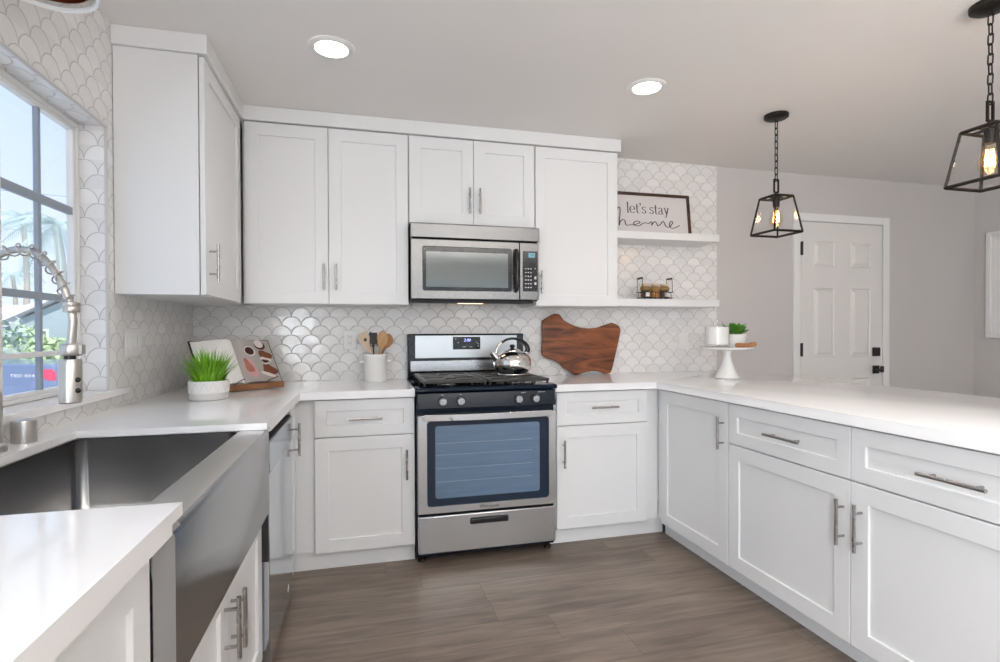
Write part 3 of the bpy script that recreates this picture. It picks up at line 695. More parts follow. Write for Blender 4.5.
G = {
 'l': ([[(.2, 0), (.2, 1.55)], [(.02, 0), (.38, 0)], [(.02, 1.5), (.2, 1.55)]], .5),
 'e': ([circ(.42, .5, .38, .5, 0, 2 * PI * .9, 24), [(.04, .52), (.8, .52)]], .95),
 't': ([[(.25, 1.35), (.25, .2)], circ(.45, .2, .2, .2, PI, 1.75 * PI, 8), [(.02, .95), (.55, .95)]], .68),
 "'": ([[(.15, 1.55), (.12, 1.15)]], .34),
 's': ([[(.62, .8), (.5, .95), (.3, .98), (.1, .85), (.1, .68), (.3, .54), (.55, .42), (.62, .24), (.5, .06), (.28, .0), (.08, .12), (.05, .25)]], .78),
 'a': ([[(.1, .75), (.2, .92), (.42, .97), (.58, .82), (.6, .6), (.6, .15), (.68, .02), (.82, .04)], [(.6, .56), (.3, .48), (.06, .3), (.1, .06), (.32, .0), (.58, .18)]], .92),
 'y': ([[(.02, .97), (.3, .97)], [(.55, .97), (.85, .97)], [(.15, .95), (.46, .05)], [(.72, .95), (.46, .05), (.3, -.4), (.1, -.45)]], .9),
 ' ': ([], .5)}
x = -.160; kk = .049
for word in ("let's", 'stay'):
    b = MB()
    for chh in word + ' ':
        g_, adv = G[chh]; gl(g_, x, .165, kk); x += adv * kk * 0.96
    b.build('serif_lettering', M['ink'], sg, smooth=False)
hp = [(-.30, .145), (-.285, .20), (-.268, .215), (-.262, .19), (-.272, .12), (-.275, .085), (-.268, .108), (-.245, .128), (-.228, .118), (-.222, .095), (-.205, .088), (-.165, .092), (-.12, .094), (-.095, .112), (-.108, .122), (-.125, .108), (-.12, .092), (-.10, .088),
      (-.085, .105), (-.06, .112), (-.03, .108), (-.008, .122), (.0, .112), (-.006, .096), (.01, .114), (.028, .124), (.04, .112), (.05, .094), (.075, .108), (.10, .130), (.112, .116), (.124, .094), (.15, .088), (.175, .104), (.19, .122), (.180, .134), (.162, .118), (.160, .098), (.180, .082), (.215, .088), (.245, .102), (.258, .102)]
b = MB(); 
def remap(x, A=(-.30, -.275, -.228, -.12, -.085, .05, .124, .258), B=(-.245, -.222, -.178, -.108, -.045, .075, .138, .25)):
    for a0_, a1_, b0_, b1_ in zip(A, A[1:], B, B[1:]):
        if x <= a1_ or a1_ == A[-1]: return b0_ + (x - a0_) / (a1_ - a0_) * (b1_ - b0_)
sp_ = spline([(remap(p_[0]), 0, p_[1] - .014) for p_ in hp], 6)
ribbon(b, [(p_.x, p_.z) for p_ in sp_], .0078, .0048, yy, 0)
b.build('script_lettering', M['ink'], sg, smooth=False)
# wire caddy with three jars
t = thing('jar_caddy', 'wire caddy with two grip handles on the lower shelf', 'caddy', (2.885, -0.14, 1.4245))
b = MB()
for z in (.012, .05):
    b.tube([(-.115, -.042, z), (.115, -.042, z), (.115, .042, z), (-.115, .042, z)], .0022, seg=6, closed=True)
for x in (-.10, -.06, -.02, .02, .06, .10):
    b.tube([(x, -.042, .05), (x, -.042, .004), (x, .042, .004), (x, .042, .05)], .0018, seg=6)
b.build('basket', M['bronze'], t)
for sx_ in (-1, 1):
    b = MB(); b.tube([(sx_ * .115, -.035, .05), (sx_ * .112, -.035, .145), (sx_ * .112, .035, .145), (sx_ * .115, .035, .05)], .002, seg=6); hd = b.build('wire_handle', M['bronze'], t)
    MB().cyl((sx_ * .112, -.03, .145), (sx_ * .112, .03, .145), .007, seg=10).build('grip', M['dwood'], hd)
spice = [('small glass jar with black and white label in the wire caddy, leftmost', (.10, .06, .02, 1)), ('small glass jar of amber contents in the middle of the caddy', (.40, .17, .04, 1)), ('small glass jar with dark contents at the right end of the caddy', (.12, .045, .02, 1))]
for k, (lb, c_) in enumerate(spice):
    j = thing('glass_jar', lb, 'jar', (2.885 - .072 + .072 * k, -.14, 1.431), 0, 'glass jars in the wire caddy')
    MB().lathe([(0, .0), (.031, .0), (.033, .004), (.033, .07), (.027, .082), (.027, .086), (.025, .086), (.025, .081), (.031, .069), (.031, .005), (0, .003)], seg=24).build('jar_glass', M['glass'], j)
    MB().lathe([(0, .006), (.029, .006), (.029, .058 + .004 * k), (0, .062)], seg=20).build('contents', mat('jar_contents', c_, .7, var=.5, scale=120), j)
    MB().lathe([(.0, .102), (.026, .102), (.028, .098), (.028, .0865), (0, .0865)], seg=24).build('lid', M['palewood'], j, bevel=.001)
    MB().lathe([(.0335, .060), (.0355, .063), (.0355, .075), (.033, .078), (.028, .083)], seg=20).build('twine', mat('jute', (.35, .22, .08, 1), .9, var=.3, scale=200, bump=.5), j)
    if k != 1: MB().box(-.014, .014, -.0345, -.0325, .014, .045).build('jar_label', M['paper'] if k == 0 else M['pgrey'], j)

# ------------------------------------------------------------------ counter objects
# grass in a white pot
t = thing('potted_grass', 'bright green grass plant in a low white pot on the left counter', 'plant', (0.282, -0.80, 0.9155)); t.scale = (.93, .93, .97)
MB().lathe([(0, 0), (.078, 0), (.082, .003), (.084, .030), (.0845, .031)], seg=40).build('pot_foot', M['pgrey'], t)
b = MB(); b.lathe([(.0845, .031), (.0875, .033), (.0885, .080), (.087, .086), (.080, .086), (.078, .07), (0, .07)], seg=40); pb = b.build('pot', M['matte'], t)
b = MB()
for k in range(14):   # incised diamond pattern
    for s_ in (1, -1):
        a = 2 * PI * k / 14; pts = [(.0886 * math.cos(a + s_ * .22 * q), .0886 * math.sin(a + s_ * .22 * q), .038 + .04 * q) for q in (0, .25, .5, .75, 1)]
        b.tube(pts, .0007, seg=5)
b.build('pot_pattern', M['pgrey'], pb)
b = MB(); b.lathe([(0, .072), (.077, .0715)], seg=24); b.build('soil', M['soil'], t)
b = MB()
for k in range(340):
    a = random.uniform(0, 2 * PI); rr0 = .066 * math.sqrt(random.random()); x, y = rr0 * math.cos(a), rr0 * math.sin(a)
    lean = rr0 / .066 * random.uniform(.35, 1.0) + random.uniform(-.1, .25); hgt = random.uniform(.095, .172) * (1.08 - .32 * max(0, lean) ** 2)
    a2 = a + random.uniform(-.6, .6); w_ = random.uniform(.0030, .0056); side = Vector((-math.sin(a2), math.cos(a2), 0)); prev = None
    for q in range(6):
        u = q / 5; out = lean * .105 * u ** 1.7; p_ = Vector((x + out * math.cos(a2), y + out * math.sin(a2), .071 + hgt * (u - .18 * max(0, lean) * u * u)))
        ww = w_ * (1 - u ** 2.2) + .0002; cur = (b.b.verts.new(p_ - side * ww), b.b.verts.new(p_ + Vector((math.cos(a2), math.sin(a2), 0)) * ww * -.4), b.b.verts.new(p_ + side * ww))
        if prev: b._f([prev[0], prev[1], cur[1], cur[0]]); b._f([prev[1], prev[2], cur[2], cur[1]])
        prev = cur
b.build('grass_blades', M['grass'], t)

# cookbook on a wooden easel
A_ = Vector((0.292, -0.545, 0.9155)); B_ = Vector((0.520, -0.352, 0.9155))
ang = math.atan2(B_.y - A_.y, B_.x - A_.x); LW = (B_ - A_).length
mid = (A_ + B_) / 2
t = thing('cookbook_easel', 'wooden cookbook easel with black wire page holders in the corner', 'book stand', mid, ang)
b = MB(); b.box(-.17, .155, -.02, .035, .004, .022).box(-.17, .155, -.022, -.012, .004, .034); b.build('ledge', M['ewood'], t, bevel=.003)
b = MB(); TL = R(33)
def tilt(x, s_, o_=0): return (x, .036 + s_ * math.sin(TL) + o_ * math.cos(TL), .024 + s_ * math.cos(TL) - o_ * math.sin(TL))
b.prism([tilt(-.13, 0), tilt(.13, 0), tilt(.12, .20), tilt(-.12, .20)], (0, .012 * math.cos(TL), -.012 * math.sin(TL))); b.build('back_board', M['wood2'], t, bevel=.003)
b = MB(); b.prism([(-.02, .118, .19), (.02, .118, .19), (.02, .175, .001), (-.02, .175, .001)], (0, .008, 0)); b.build('rear_leg', M['wood2'], t)
for x0, x1 in ((-.11, -.055), (.055, .13)):
    b = MB(); b.tube([(x0, -.014, .034), (x0 + .01, -.012, .044), (x1, .012, .058), (x1 + .012, .018, .056)], .0022, seg=8); b.build('page_holder', M['mblack'], t)
t2 = thing('cookbook', 'open cookbook with dessert photos leaning on the wooden easel', 'book', mid + Vector((-.035 * math.cos(ang), -.035 * math.sin(ang), 0)), ang)
def page(mb, sgn, o_, n=10, wd=.205, h0=.002, h1=.262):
    a, c_ = [], []
    for k in range(n + 1):
        u = k / n; x = sgn * wd * u; bulge = .022 * math.sin(PI * min(1, u * 1.15) ** .6) * (1 - u * .4)
        a.append(tilt(x, h0, -o_ - bulge)); c_.append(tilt(x, h1, -o_ - bulge))
    return a, c_
cov = MB(); cov.prism([tilt(-.212, 0, -.004), tilt(.212, 0, -.004), tilt(.212, .268, -.004), tilt(-.212, .268, -.004)], (0, -.004 * math.cos(TL), .004 * math.sin(TL))); cov.build('cover', M['ink'], t2)
def pagemesh(sgn, m_, nm):
    mb = MB(); a, c_ = page(mb, sgn, .012); a2, c2 = page(mb, sgn, .0085)
    fr = [mb.b.verts.new(p_) for p_ in a]; ft = [mb.b.verts.new(p_) for p_ in c_]; kr = [mb.b.verts.new((p_[0], tilt(0, .002, -.0085)[1], tilt(0, .002, -.0085)[2])) for p_ in a2]; kt = [mb.b.verts.new((p_[0], tilt(0, .262, -.0085)[1], tilt(0, .262, -.0085)[2])) for p_ in c2]
    for k in range(len(a) - 1):
        mb._f([fr[k], fr[k + 1], ft[k + 1], ft[k]]); mb._f([kr[k], kr[k + 1], fr[k + 1], fr[k]]); mb._f([kt[k], kt[k + 1], ft[k + 1], ft[k]]); mb._f([kr[k], kr[k + 1], kt[k + 1], kt[k]])
    mb._f([fr[-1], ft[-1], kt[-1], kr[-1]])
    return mb.build(nm, m_, t2)
pagemesh(-1, M['paper'], 'left_pages'); pr_ = pagemesh(1, mat('photo_grey', srgb(176, 168, 163), .4, var=.06), 'right_pages'); pr_['label'] = 'right page filled with a dessert photograph'
def surf(x, s_, e=.0008):
    u = abs(x) / .205; bulge = .022 * math.sin(PI * min(1, u * 1.15) ** .6) * (1 - u * .4); return tilt(x, s_, -.012 - bulge - e)
def patch(cx_, cs_, rx, rs, m_, e, n=22, wob=0.0, rot=0.0):
    cx_, rx, cs_, rs = cx_ * 1.15, rx * 1.15, cs_ * 1.11, rs * 1.11; mb = MB(); pts = []
    for k in range(n):
        q = 2 * PI * k / n; rr1 = 1 + wob * math.sin(3 * q + cx_ * 90); dx_, ds_ = rx * rr1 * math.cos(q), rs * rr1 * math.sin(q)
        pts.append(mb.b.verts.new(surf(min(.203, max(.004, cx_ + dx_ * math.cos(rot) - ds_ * math.sin(rot))), min(.26, max(.003, cs_ + dx_ * math.sin(rot) + ds_ * math.cos(rot))), e)))
    ce = mb.b.verts.new(surf(cx_, cs_, e))
    for k in range(n): mb._f([pts[k], pts[(k + 1) % n], ce])
    return mb.build('photo_print', m_, pr_)
PW_ = mat('print_white', srgb(228, 218, 212), .4); PD = mat('print_maroon', srgb(62, 16, 26), .4, var=.3); PB = mat('print_brown', srgb(120, 66, 38), .4, var=.4, scale=60); PK = mat('print_pink', srgb(206, 158, 156), .4, var=.15)
patch(.062, .168, .028, .028, PW_, .0012); patch(.060, .168, .022, .022, PD, .0018)
patch(.125, .205, .030, .026, PD, .0012); patch(.122, .212, .024, .022, PW_, .0018)
patch(.135, .145, .034, .030, PB, .0012, wob=.15); patch(.130, .118, .028, .020, PW_, .0016, wob=.2); patch(.128, .114, .022, .009, PD, .0022, wob=.2)
patch(.135, .066, .038, .030, PB, .0012, wob=.15, rot=-.3); patch(.12, .04, .04, .010, PW_, .0018, rot=-.3)
patch(.040, .075, .026, .055, PK, .0012, rot=.25); patch(.034, .085, .016, .04, mat('print_rose', srgb(170, 110, 92), .4, var=.3), .0018, wob=.2, rot=.25)

# utensil crock with utensils
UC = Vector((1.018, -0.13, 0.9155))
t = thing('utensil_crock', 'white ceramic crock with small side lugs left of the range', 'crock', UC)
MB().lathe([(0, 0), (.066, 0), (.069, .004), (.068, .135), (.071, .140), (.071, .150), (.073, .152), (.073, .162), (.069, .164), (.064, .162), (.063, .02), (0, .016)], seg=40).build('pot', M['ceramic'], t)
for sx_ in (-1, 1): MB().cyl((sx_ * .066, 0, .118), (sx_ * .092, 0, .118), .009, .011, seg=14).build('lug', M['ceramic'], t, bevel=.002)
GT = 'utensils standing in the white crock'
def pole(p0, p1, r0, r1, n=10): return [Vector(p0).lerp(Vector(p1), k / n) for k in range(n + 1)], [r0 + (r1 - r0) * k / n for k in range(n + 1)]
def blade(mb, p0, p1, wds, th, nrm=(0, -1, 0)):
    p0, p1 = Vector(p0), Vector(p1); ax = (p1 - p0).normalized(); nn = Vector(nrm); nn = (nn - ax * nn.dot(ax)).normalized(); sd = ax.cross(nn); prev = None
    for k, wd in enumerate(wds):
        c0 = p0.lerp(p1, k / (len(wds) - 1)); q = [mb.b.verts.new(c0 + sd * wd * s1 + nn * th * s2) for s1, s2 in ((-1, -.5), (-.6, -1), (.6, -1), (1, -.5), (1, .5), (.6, 1), (-.6, 1), (-1, .5))]
        if prev: mb.bridge(prev, q)
        else: mb._f(q)
        prev = q
    mb._f(list(reversed(prev)))
b = MB(); a, r_ = pole((.035, -.005, .022), (-.03, -.012, .16), .006, .006); b.tube(a, r_, seg=8)
blade(b, (-.026, -.012, .150), (-.075, -.02, .245), [.008, .016, .024, .028, .029, .027, .018], .003)
o = b.build('wooden_spatula', M['palewood']); o.location = UC; o.scale = (1.05, 1.05, 1.19); tag(o, 'pale wooden spatula with a dark hole leaning left in the crock', 'utensil', GT)
b = MB(); b.cyl((-.056, -.0245, .210), (-.056, -.0185, .210), .009, seg=14).build('hole', M['dwood'], o)
b = MB(); a, r_ = pole((-.02, .03, .022), (.055, .0, .175), .006, .006); b.tube(a, r_, seg=8)
blade(b, (.050, .001, .168), (.082, -.012, .236), [.008, .020, .027, .031, .031, .024, .008], .005)
o = b.build('wooden_spoon', M['wood2']); o.location = UC; o.scale = (1.05, 1.05, 1.19); tag(o, 'honey brown wooden spoon leaning right in the crock', 'utensil', GT)
b = MB(); a, r_ = pole((-.005, .0, .022), (.03, -.02, .175), .006, .006); b.tube(a, r_, seg=8)
blade(b, (.028, -.019, .165), (.046, -.032, .255), [.008, .020, .028, .031, .030, .022, .007], .005)
o = b.build('wooden_spoon', M['wood']); o.location = UC; o.scale = (1.05, 1.05, 1.19); tag(o, 'upright round wooden spoon, lighter, in the middle of the crock', 'utensil', GT)
b = MB(); a, r_ = pole((0, -.03, .022), (-.012, -.02, .16), .004, .004); b.tube(a, r_, seg=8)
b.box(-.032, .010, -.028, -.024, .19, .245); 
for k in range(4): b.box(-.031 + k * .0125, -.027 + k * .0125, -.0285, -.0235, .175, .235)
b.tube([(-.012, -.022, .16), (-.012, -.026, .195)], .004, seg=8)
o = b.build('slotted_turner', M['mblack'], bevel=.001); o.location = UC; o.scale = (1.05, 1.05, 1.19); tag(o, 'black slotted turner with square head in the crock', 'utensil', GT)
b = MB()
for q in range(5):
    aa = PI * q / 5; b.tube([(-.028 + .022 * math.sin(PI * k / 12) * math.cos(aa), .02 + .022 * math.sin(PI * k / 12) * math.sin(aa), .165 + .085 * (k / 12)) for k in range(13)], .0014, seg=6)
b.tube([(-.0, .03, .022), (-.028, .02, .17)], .005, seg=8)
o = b.build('wire_whisk', M['bronze']); o.location = UC; o.scale = (1.05, 1.05, 1.19); tag(o, 'dark wire whisk behind the black turner in the crock', 'utensil', GT)

# kettle
t = thing('tea_kettle', 'polished steel tea kettle on the right rear grate of the range', 'kettle', (1.815, -0.335, 0.9555), R(8)); t.scale = (1.1, 1.1, 1.06)
K = []
for k in range(17):
    z = .012 + (.128 - .012) * k / 16; dz = (z - .056) / (.060 if z < .056 else .0765); K.append((.104 * max(.02, 1 - abs(dz) ** 2.5) ** (1 / 2.5), z))
MB().lathe([(0, 0), (.078, 0), (.077, .004), (.0805, .011)] + [p_ for p_ in K if p_[0] > .05] + [(.046, .130), (0, .131)], seg=48).build('body', M['chrome'], t)
MB().lathe([(.046, .128), (.045, .134), (.030, .142), (.010, .146), (0, .146)], seg=32).build('lid', M['chrome'], t)
MB().lathe([(0, .144), (.008, .145), (.009, .148), (.014, .152), (.015, .160), (.010, .167), (0, .169)], seg=20).build('lid_knob', M['black'], t)
b = MB(); b.tube([(-.075, 0, .075), (-.10, 0, .10), (-.118, 0, .124)], [.024, .019, .015], seg=16); b.build('spout', M['chrome'], t)
b = MB(); b.tube(spline([(-.096, 0, .112), (-.088, 0, .150), (-.064, 0, .178)], 6), .0075, seg=10); b.build('handle_bracket', M['chrome'], t)
b = MB(); b.tube(spline([(.078, 0, .108), (.088, 0, .128)], 4), .009, seg=10); b.build('handle_mount', M['chrome'], t)
b = MB(); hp_ = spline([(-.068, 0, .174), (-.036, 0, .194), (.005, 0, .201), (.050, 0, .191), (.082, 0, .166), (.092, 0, .140), (.088, 0, .122)], 6)
n_ = len(hp_); b.tube(hp_, [.007 + .008 * min(1, max(0, (k / n_ - .35) * 2)) for k in range(n_)], seg=12); b.build('handle', M['black'], t)

# live-edge cutting board
pts = [(125, 100), (160, 78), (200, 55), (235, 38), (275, 45), (292, 66), (310, 95), (350, 120), (400, 145), (440, 158), (480, 165), (530, 168), (580, 165), (615, 157), (650, 145), (690, 130), (735, 118), (775, 132), (800, 150), (810, 168), (812, 185), (795, 255), (775, 330), (757, 390), (740, 450), (720, 520), (700, 560), (672, 566), (640, 560), (622, 548), (590, 538), (540, 535), (500, 541), (470, 552), (430, 562), (400, 570), (370, 556), (340, 535), (310, 515), (280, 490), (262, 470), (240, 455), (210, 438), (180, 430), (150, 418), (130, 405), (118, 394), (112, 380), (117, 310), (122, 240), (123, 170)]
bw = [((x - 400) / 300 * 0.250 + 2.335, (570 - y) / 300 * 0.236) for x, y in pts]
b = MB(); b.prism([(x - 2.39, 0, z) for x, z in bw], (0, .022, 0))
o = b.build('cutting_board', M['board'], None, bevel=.005); o.location = (2.39, -0.078, 0.9165); o.rotation_euler = (R(-6), 0, 0)
tag(o, 'dark brown live-edge wooden cutting board leaning on the backsplash', 'cutting board')

# cake stand with candle, plant, beads
CS = Vector((3.155, -0.54, 0.9155))
o = MB().lathe([(0, 0), (.072, 0), (.074, .004), (.068, .014), (.050, .050), (.032, .095), (.024, .130), (.022, .150), (.027, .166), (.050, .172), (.120, .176), (.150, .180), (.161, .187), (.162, .193), (.158, .194), (.130, .190), (0, .189)], seg=56).build('cake_stand', M['ceramic'])
o.location = CS; tag(o, 'white ceramic pedestal cake stand on the peninsula corner', 'cake stand')
zt = CS.z + .1905
dirR = Vector((0.968, -0.249, 0)); dirF = Vector((.249, .968, 0))
p_ = CS + dirR * -.062; 
t = thing('candle_jar', 'white candle in a glass jar on the left of the cake stand', 'candle', (p_.x, p_.y, zt))
MB().lathe([(0, .0), (.070, .0), (.073, .004), (.073, .132), (.0705, .132), (.0705, .018), (0, .016)], seg=40).build('glass_jar', M['glass'], t)
MB().lathe([(0, .019), (.069, .019), (.069, .128), (0, .128)], seg=32).build('wax', M['ceramic'], t)
b = MB().lathe([(0, .1325), (.071, .1325), (.073, .136), (.070, .141), (.036, .143), (.034, .158), (.037, .160), (.037, .166), (0, .167)], seg=32); b.build('lid', M['glass'], t)
p_ = CS + dirR * .076 + dirF * .055
t = thing('potted_succulent', 'small leafy plant in a white pot on the cake stand', 'plant', (p_.x, p_.y, zt))
MB().lathe([(0, 0), (.050, 0), (.056, .004), (.064, .075), (.065, .082), (.060, .082), (.058, .07), (0, .068)], seg=32).build('pot', M['matte'], t)
b = MB()
for k in range(75):
    a = random.uniform(0, 2 * PI); el = random.uniform(.15, 1.45); Ls = random.uniform(.05, .085); o0 = Vector((.035 * math.cos(a) * random.random(), .035 * math.sin(a) * random.random(), .07 + random.uniform(0, .03)))
    d = Vector((math.cos(a) * math.cos(el), math.sin(a) * math.cos(el), math.sin(el) * .8)); sd = d.cross(Vector((0, 0, 1))).normalized(); nn = sd.cross(d); prev = None
    for q in range(6):
        u = q / 5; wd = .017 * math.sin(PI * (.08 + .9 * u)) ; c0 = o0 + d * (Ls * (.35 + .65 * u)) + nn * (.01 * u * u); cur = (b.b.verts.new(c0 - sd * wd), b.b.verts.new(c0 - nn * .003), b.b.verts.new(c0 + sd * wd))
        if prev: b._f([prev[0], prev[1], cur[1], cur[0]]); b._f([prev[1], prev[2], cur[2], cur[1]])
        prev = cur
b.build('leaves', M['leaf'], t)
b = MB(); bp_ = []
for k in range(9):
    u = k / 8; q = CS + dirR * (.045 + .095 * u) + dirF * (-.045 + .02 * math.sin(u * 5.0)); bp_.append((q.x, q.y, zt + .0145 + (.006 if k > 6 else 0)))
t = thing('wooden_beads', 'short string of brown wooden beads on the cake stand edge', 'beads', (bp_[0][0], bp_[0][1], zt))
for k, q in enumerate(bp_):
    MB().ball((q[0] - bp_[0][0], q[1] - bp_[0][1], q[2] - zt), .0145, 14).build('bead', M['wood2'], t)
b = MB(); b.tube([(q[0] - bp_[0][0], q[1] - bp_[0][1], q[2] - zt) for q in bp_], .0018, seg=6); b.build('string', M['palewood'], t)

# ------------------------------------------------------------------ faucet, air gap
FB = Vector((0.057, -1.838, 0.9155)); HX = Vector((0.262, -1.905, 0))
t = thing('spring_faucet', 'brushed steel spring pull-down faucet arching over the sink', 'faucet', FB)
def fw(x, y, z): return (x - FB.x, y - FB.y, z - FB.z)
MB().lathe([(0, 0), (.031, 0), (.033, .006), (.031, .018), (.024, .024), (.023, .145), (.020, .152), (0, .152)], seg=28).build('base', M['nickel'], t)
b = MB(); b.cyl((0, -.02, .09), (.0, -.06, .10), .009, seg=12).cyl((0, -.055, .10), (.0, -.075, .16), .006, .005, seg=12); b.build('lever', M['nickel'], t)
path = spline([fw(FB.x, FB.y, 1.06), fw(FB.x, FB.y, 1.20), fw(FB.x + .001, FB.y, 1.33), fw(.072, -1.848, 1.388), fw(.115, -1.857, 1.415), fw(.168, -1.872, 1.412), fw(.208, -1.886, 1.380), fw(.238, -1.897, 1.335), fw(.256, -1.903, 1.290), fw(.262, -1.905, 1.275)], 12)
b = MB(); b.tube(path, .0085, seg=12); b.build('hose', M['nickel'], t)
b = MB(); n_ = len(path); cum = [0.0]
for k in range(1, n_): cum.append(cum[-1] + (path[k] - path[k - 1]).length)
tot = cum[-1]; coil = []; up = Vector((.33, .94, 0)).normalized()
steps = 900; kk_ = 0
for i in range(steps):
    s_ = tot * i / (steps - 1)
    while kk_ < n_ - 2 and cum[kk_ + 1] < s_: kk_ += 1
    f_ = (s_ - cum[kk_]) / max(1e-6, cum[kk_ + 1] - cum[kk_]); c0 = path[kk_].lerp(path[kk_ + 1], f_); tg = (path[kk_ + 1] - path[kk_]).normalized()
    e1 = tg.cross(up).normalized(); e2 = tg.cross(e1); ph = 2 * PI * s_ / .031
    coil.append(c0 + (e1 * math.cos(ph) + e2 * math.sin(ph)) * .0145)
b.tube(coil, .0019, seg=6); b.build('spring', M['nickel'], t)
b = MB(); b.lathe([(.0, .0), (.016, .0), (.0175, .004), (.0175, .012), (.0165, .014), (.0175, .016), (.0175, .024), (.0, .028)], fw(.262, -1.905, 1.262), 24); b.build('spring_collar', M['nickel'], t)
b = MB(); b.tube(spline([fw(.262, -1.905, 1.265), fw(.265, -1.906, 1.24), fw(.263, -1.906, 1.21), fw(.260, -1.905, 1.185)], 6), .0095, seg=12); b.build('lower_hose', M['nickel'], t)
b = MB(); b.lathe([(0, .0), (.021, .0), (.023, .003), (.023, .026), (.020, .030), (0, .030)], fw(.260, -1.905, 1.156), 24); b.box(*[v for pr2 in zip(fw(.2785, -1.915, 1.160), fw(.287, -1.895, 1.184)) for v in pr2]); b.build('dock_ring', M['nickel'], t, bevel=.001)
sh = MB().lathe([(0, .0), (.021, .0), (.0235, .003), (.0235, .104), (.022, .107), (0, .107)], fw(.258, -1.905, 1.041), 28).build('spray_head', M['nickel'], t)
MB().lathe([(0, .0), (.012, .0), (.012, .010), (0, .010)], fw(.258, -1.905, 1.147), 16).build('neck_ring', M['black'], sh)
for z in (1.098, 1.072): MB().ball(fw(.2785, -1.916, z), .0065, 12).build('spray_button', M['black'], sh)
o = MB().lathe([(0, 0), (.0285, 0), (.0285, .055), (.027, .060), (.022, .062), (0, .062)], seg=32).build('air_gap_cap', M['nickel']); o.location = (0.055, -1.70, 0.9155)
tag(o, 'round brushed steel air gap cap on the counter behind the sink', 'air gap')

# ------------------------------------------------------------------ switch plates and outlet
def plate(label, loc, rz, w_, h_, n, outlet=False):
    t = thing('outlet' if outlet else 'light_switch', label, 'outlet' if outlet else 'switch', loc, rz)
    MB().box(-w_ / 2, w_ / 2, -.006, 0, -h_ / 2, h_ / 2).build('plate', M['plastic'], t, bevel=.002)
    for k in range(n):
        x = (k - (n - 1) / 2) * .046
        if outlet:
            MB().box(x - .0165, x + .0165, -.008, -.006, -.034, .034).build('receptacle', M['plastic'], t, bevel=.001)
            b = MB()
            for z in (-.018, .018):
                for q in (-.006, .006): b.box(x + q - .001, x + q + .001, -.0085, -.0079, z - .004, z + .004)
            b.build('slots', M['mblack'], t)
        else:
            MB().box(x - .0165, x + .0165, -.010, -.006, -.033, .033).build('rocker', M['plastic'], t, bevel=.002)
plate('white three-rocker light switch on the left tiled wall', (0.0005, -0.843, 1.170), PI / 2, .165, .118, 3)
plate('white wall outlet behind the utensil crock', (0.868, -0.0085, 1.163), 0, .075, .118, 1, True)
plate('white single light switch on the backsplash near the cake stand', (3.192, -0.0085, 1.138), 0, .075, .118, 1)

# ------------------------------------------------------------------ ceiling downlights
GL = 'recessed ceiling downlights'
lens = mat('lamp_lens', (1, 1, 1, 1), .4, emit=(1, .955, .90, 1), es=CAN_STRENGTH)
def downlight(x, y, lb):
    t = thing('recessed_downlight', lb, 'ceiling light', (x, y, RZ - .0005), 0, GL)
    MB().lathe([(.066, -.004), (.070, -.008), (.088, -.006), (.095, 0)], seg=48).build('trim_ring', M['trim'], t)
    MB().lathe([(0, -.0045), (.0655, -.0045)], seg=40).build('lens', lens, t)
    sl = bpy.data.lights.new('downlight_beam', 'SPOT'); sl.energy = SPOT_POWER * (.5 if y > -1.5 else 1.2); sl.spot_size = R(112); sl.spot_blend = 1.0; sl.shadow_soft_size = 0.06; sl.color = (1, .965, .92)
    so2 = bpy.data.objects.new('downlight_beam', sl); COL.objects.link(so2); so2.location = (x, y, RZ - .012)
for x, y, lb in ((.826, -1.04, 'round recessed downlight in the ceiling above the left run'), (2.315, -1.035, 'round recessed downlight in the ceiling right of centre'),
                 (1.5, -3.7, 'round recessed downlight in the ceiling over the open kitchen floor'), (2.3, -2.75, 'round recessed downlight in the ceiling near the peninsula end'),
                 (1.4, -4.9, 'round recessed downlight in the ceiling behind the kitchen, left'), (3.3, -4.9, 'round recessed downlight in the ceiling behind the kitchen, centre'),
                 (5.0, -4.9, 'round recessed downlight in the ceiling behind the kitchen, right'), (5.0, -2.6, 'round recessed downlight in the ceiling of the dining side')):
    downlight(x, y, lb)

# ------------------------------------------------------------------ pendant lanterns over the peninsula
GP = 'lantern pendants over the peninsula'
t = thing('lantern_pendant', 'black cage lantern pendant hanging nearer the back wall', 'pendant light', (3.200, -0.90, RZ - .0005), 0, GP)
zz = lambda z: z - RZ
MB().lathe([(0, -.026), (.012, -.026), (.054, -.022), (.063, -.016), (.064, 0), (0, 0)], seg=40).build('canopy', M['bronze'], t)
b = MB(); z = -.026; k = 0
b.tube([(.007 * math.cos(a), 0, z - .004 + .007 * math.sin(a)) for a in [2 * PI * q / 10 for q in range(10)]], .002, seg=6, closed=True)
z -= .010
while z > zz(2.085):
    pts = []
    for q in range(14):
        a = 2 * PI * q / 14; lx, lz = .0085 * math.cos(a), .0095 * math.sin(a) + (.012 if math.sin(a) > 0 else -.012); pts.append((lx, 0, z - .020 + lz) if k % 2 else (0, lx, z - .020 + lz))
    b.tube(pts, .0028, seg=6, closed=True); z -= .0368; k += 1
b.build('chain', M['bronze'], t)
b = MB()
for x0, x1, z0, z1 in ((-.017, -.010, 1.985, 2.062), (.010, .017, 1.985, 2.062), (-.010, .010, 2.055, 2.062), (-.010, .010, 1.985, 1.992)): b.box(x0, x1, -.004, .004, zz(z0), zz(z1))
b.cyl((0, 0, zz(1.985)), (0, 0, zz(1.962)), .009, .014, seg=14); b.build('hanger_loop', M['bronze'], t)
b = MB(); T_, B2, zt_, zb_ = .060, .092, zz(1.958), zz(1.757)
def bar(mb, p0, p1, r=.0068): 
    mb.tube([p0, p1], r, seg=4)
cT = [(-T_, -T_, zt_), (T_, -T_, zt_), (T_, T_, zt_), (-T_, T_, zt_)]; cB = [(-B2, -B2, zb_), (B2, -B2, zb_), (B2, B2, zb_), (-B2, B2, zb_)]
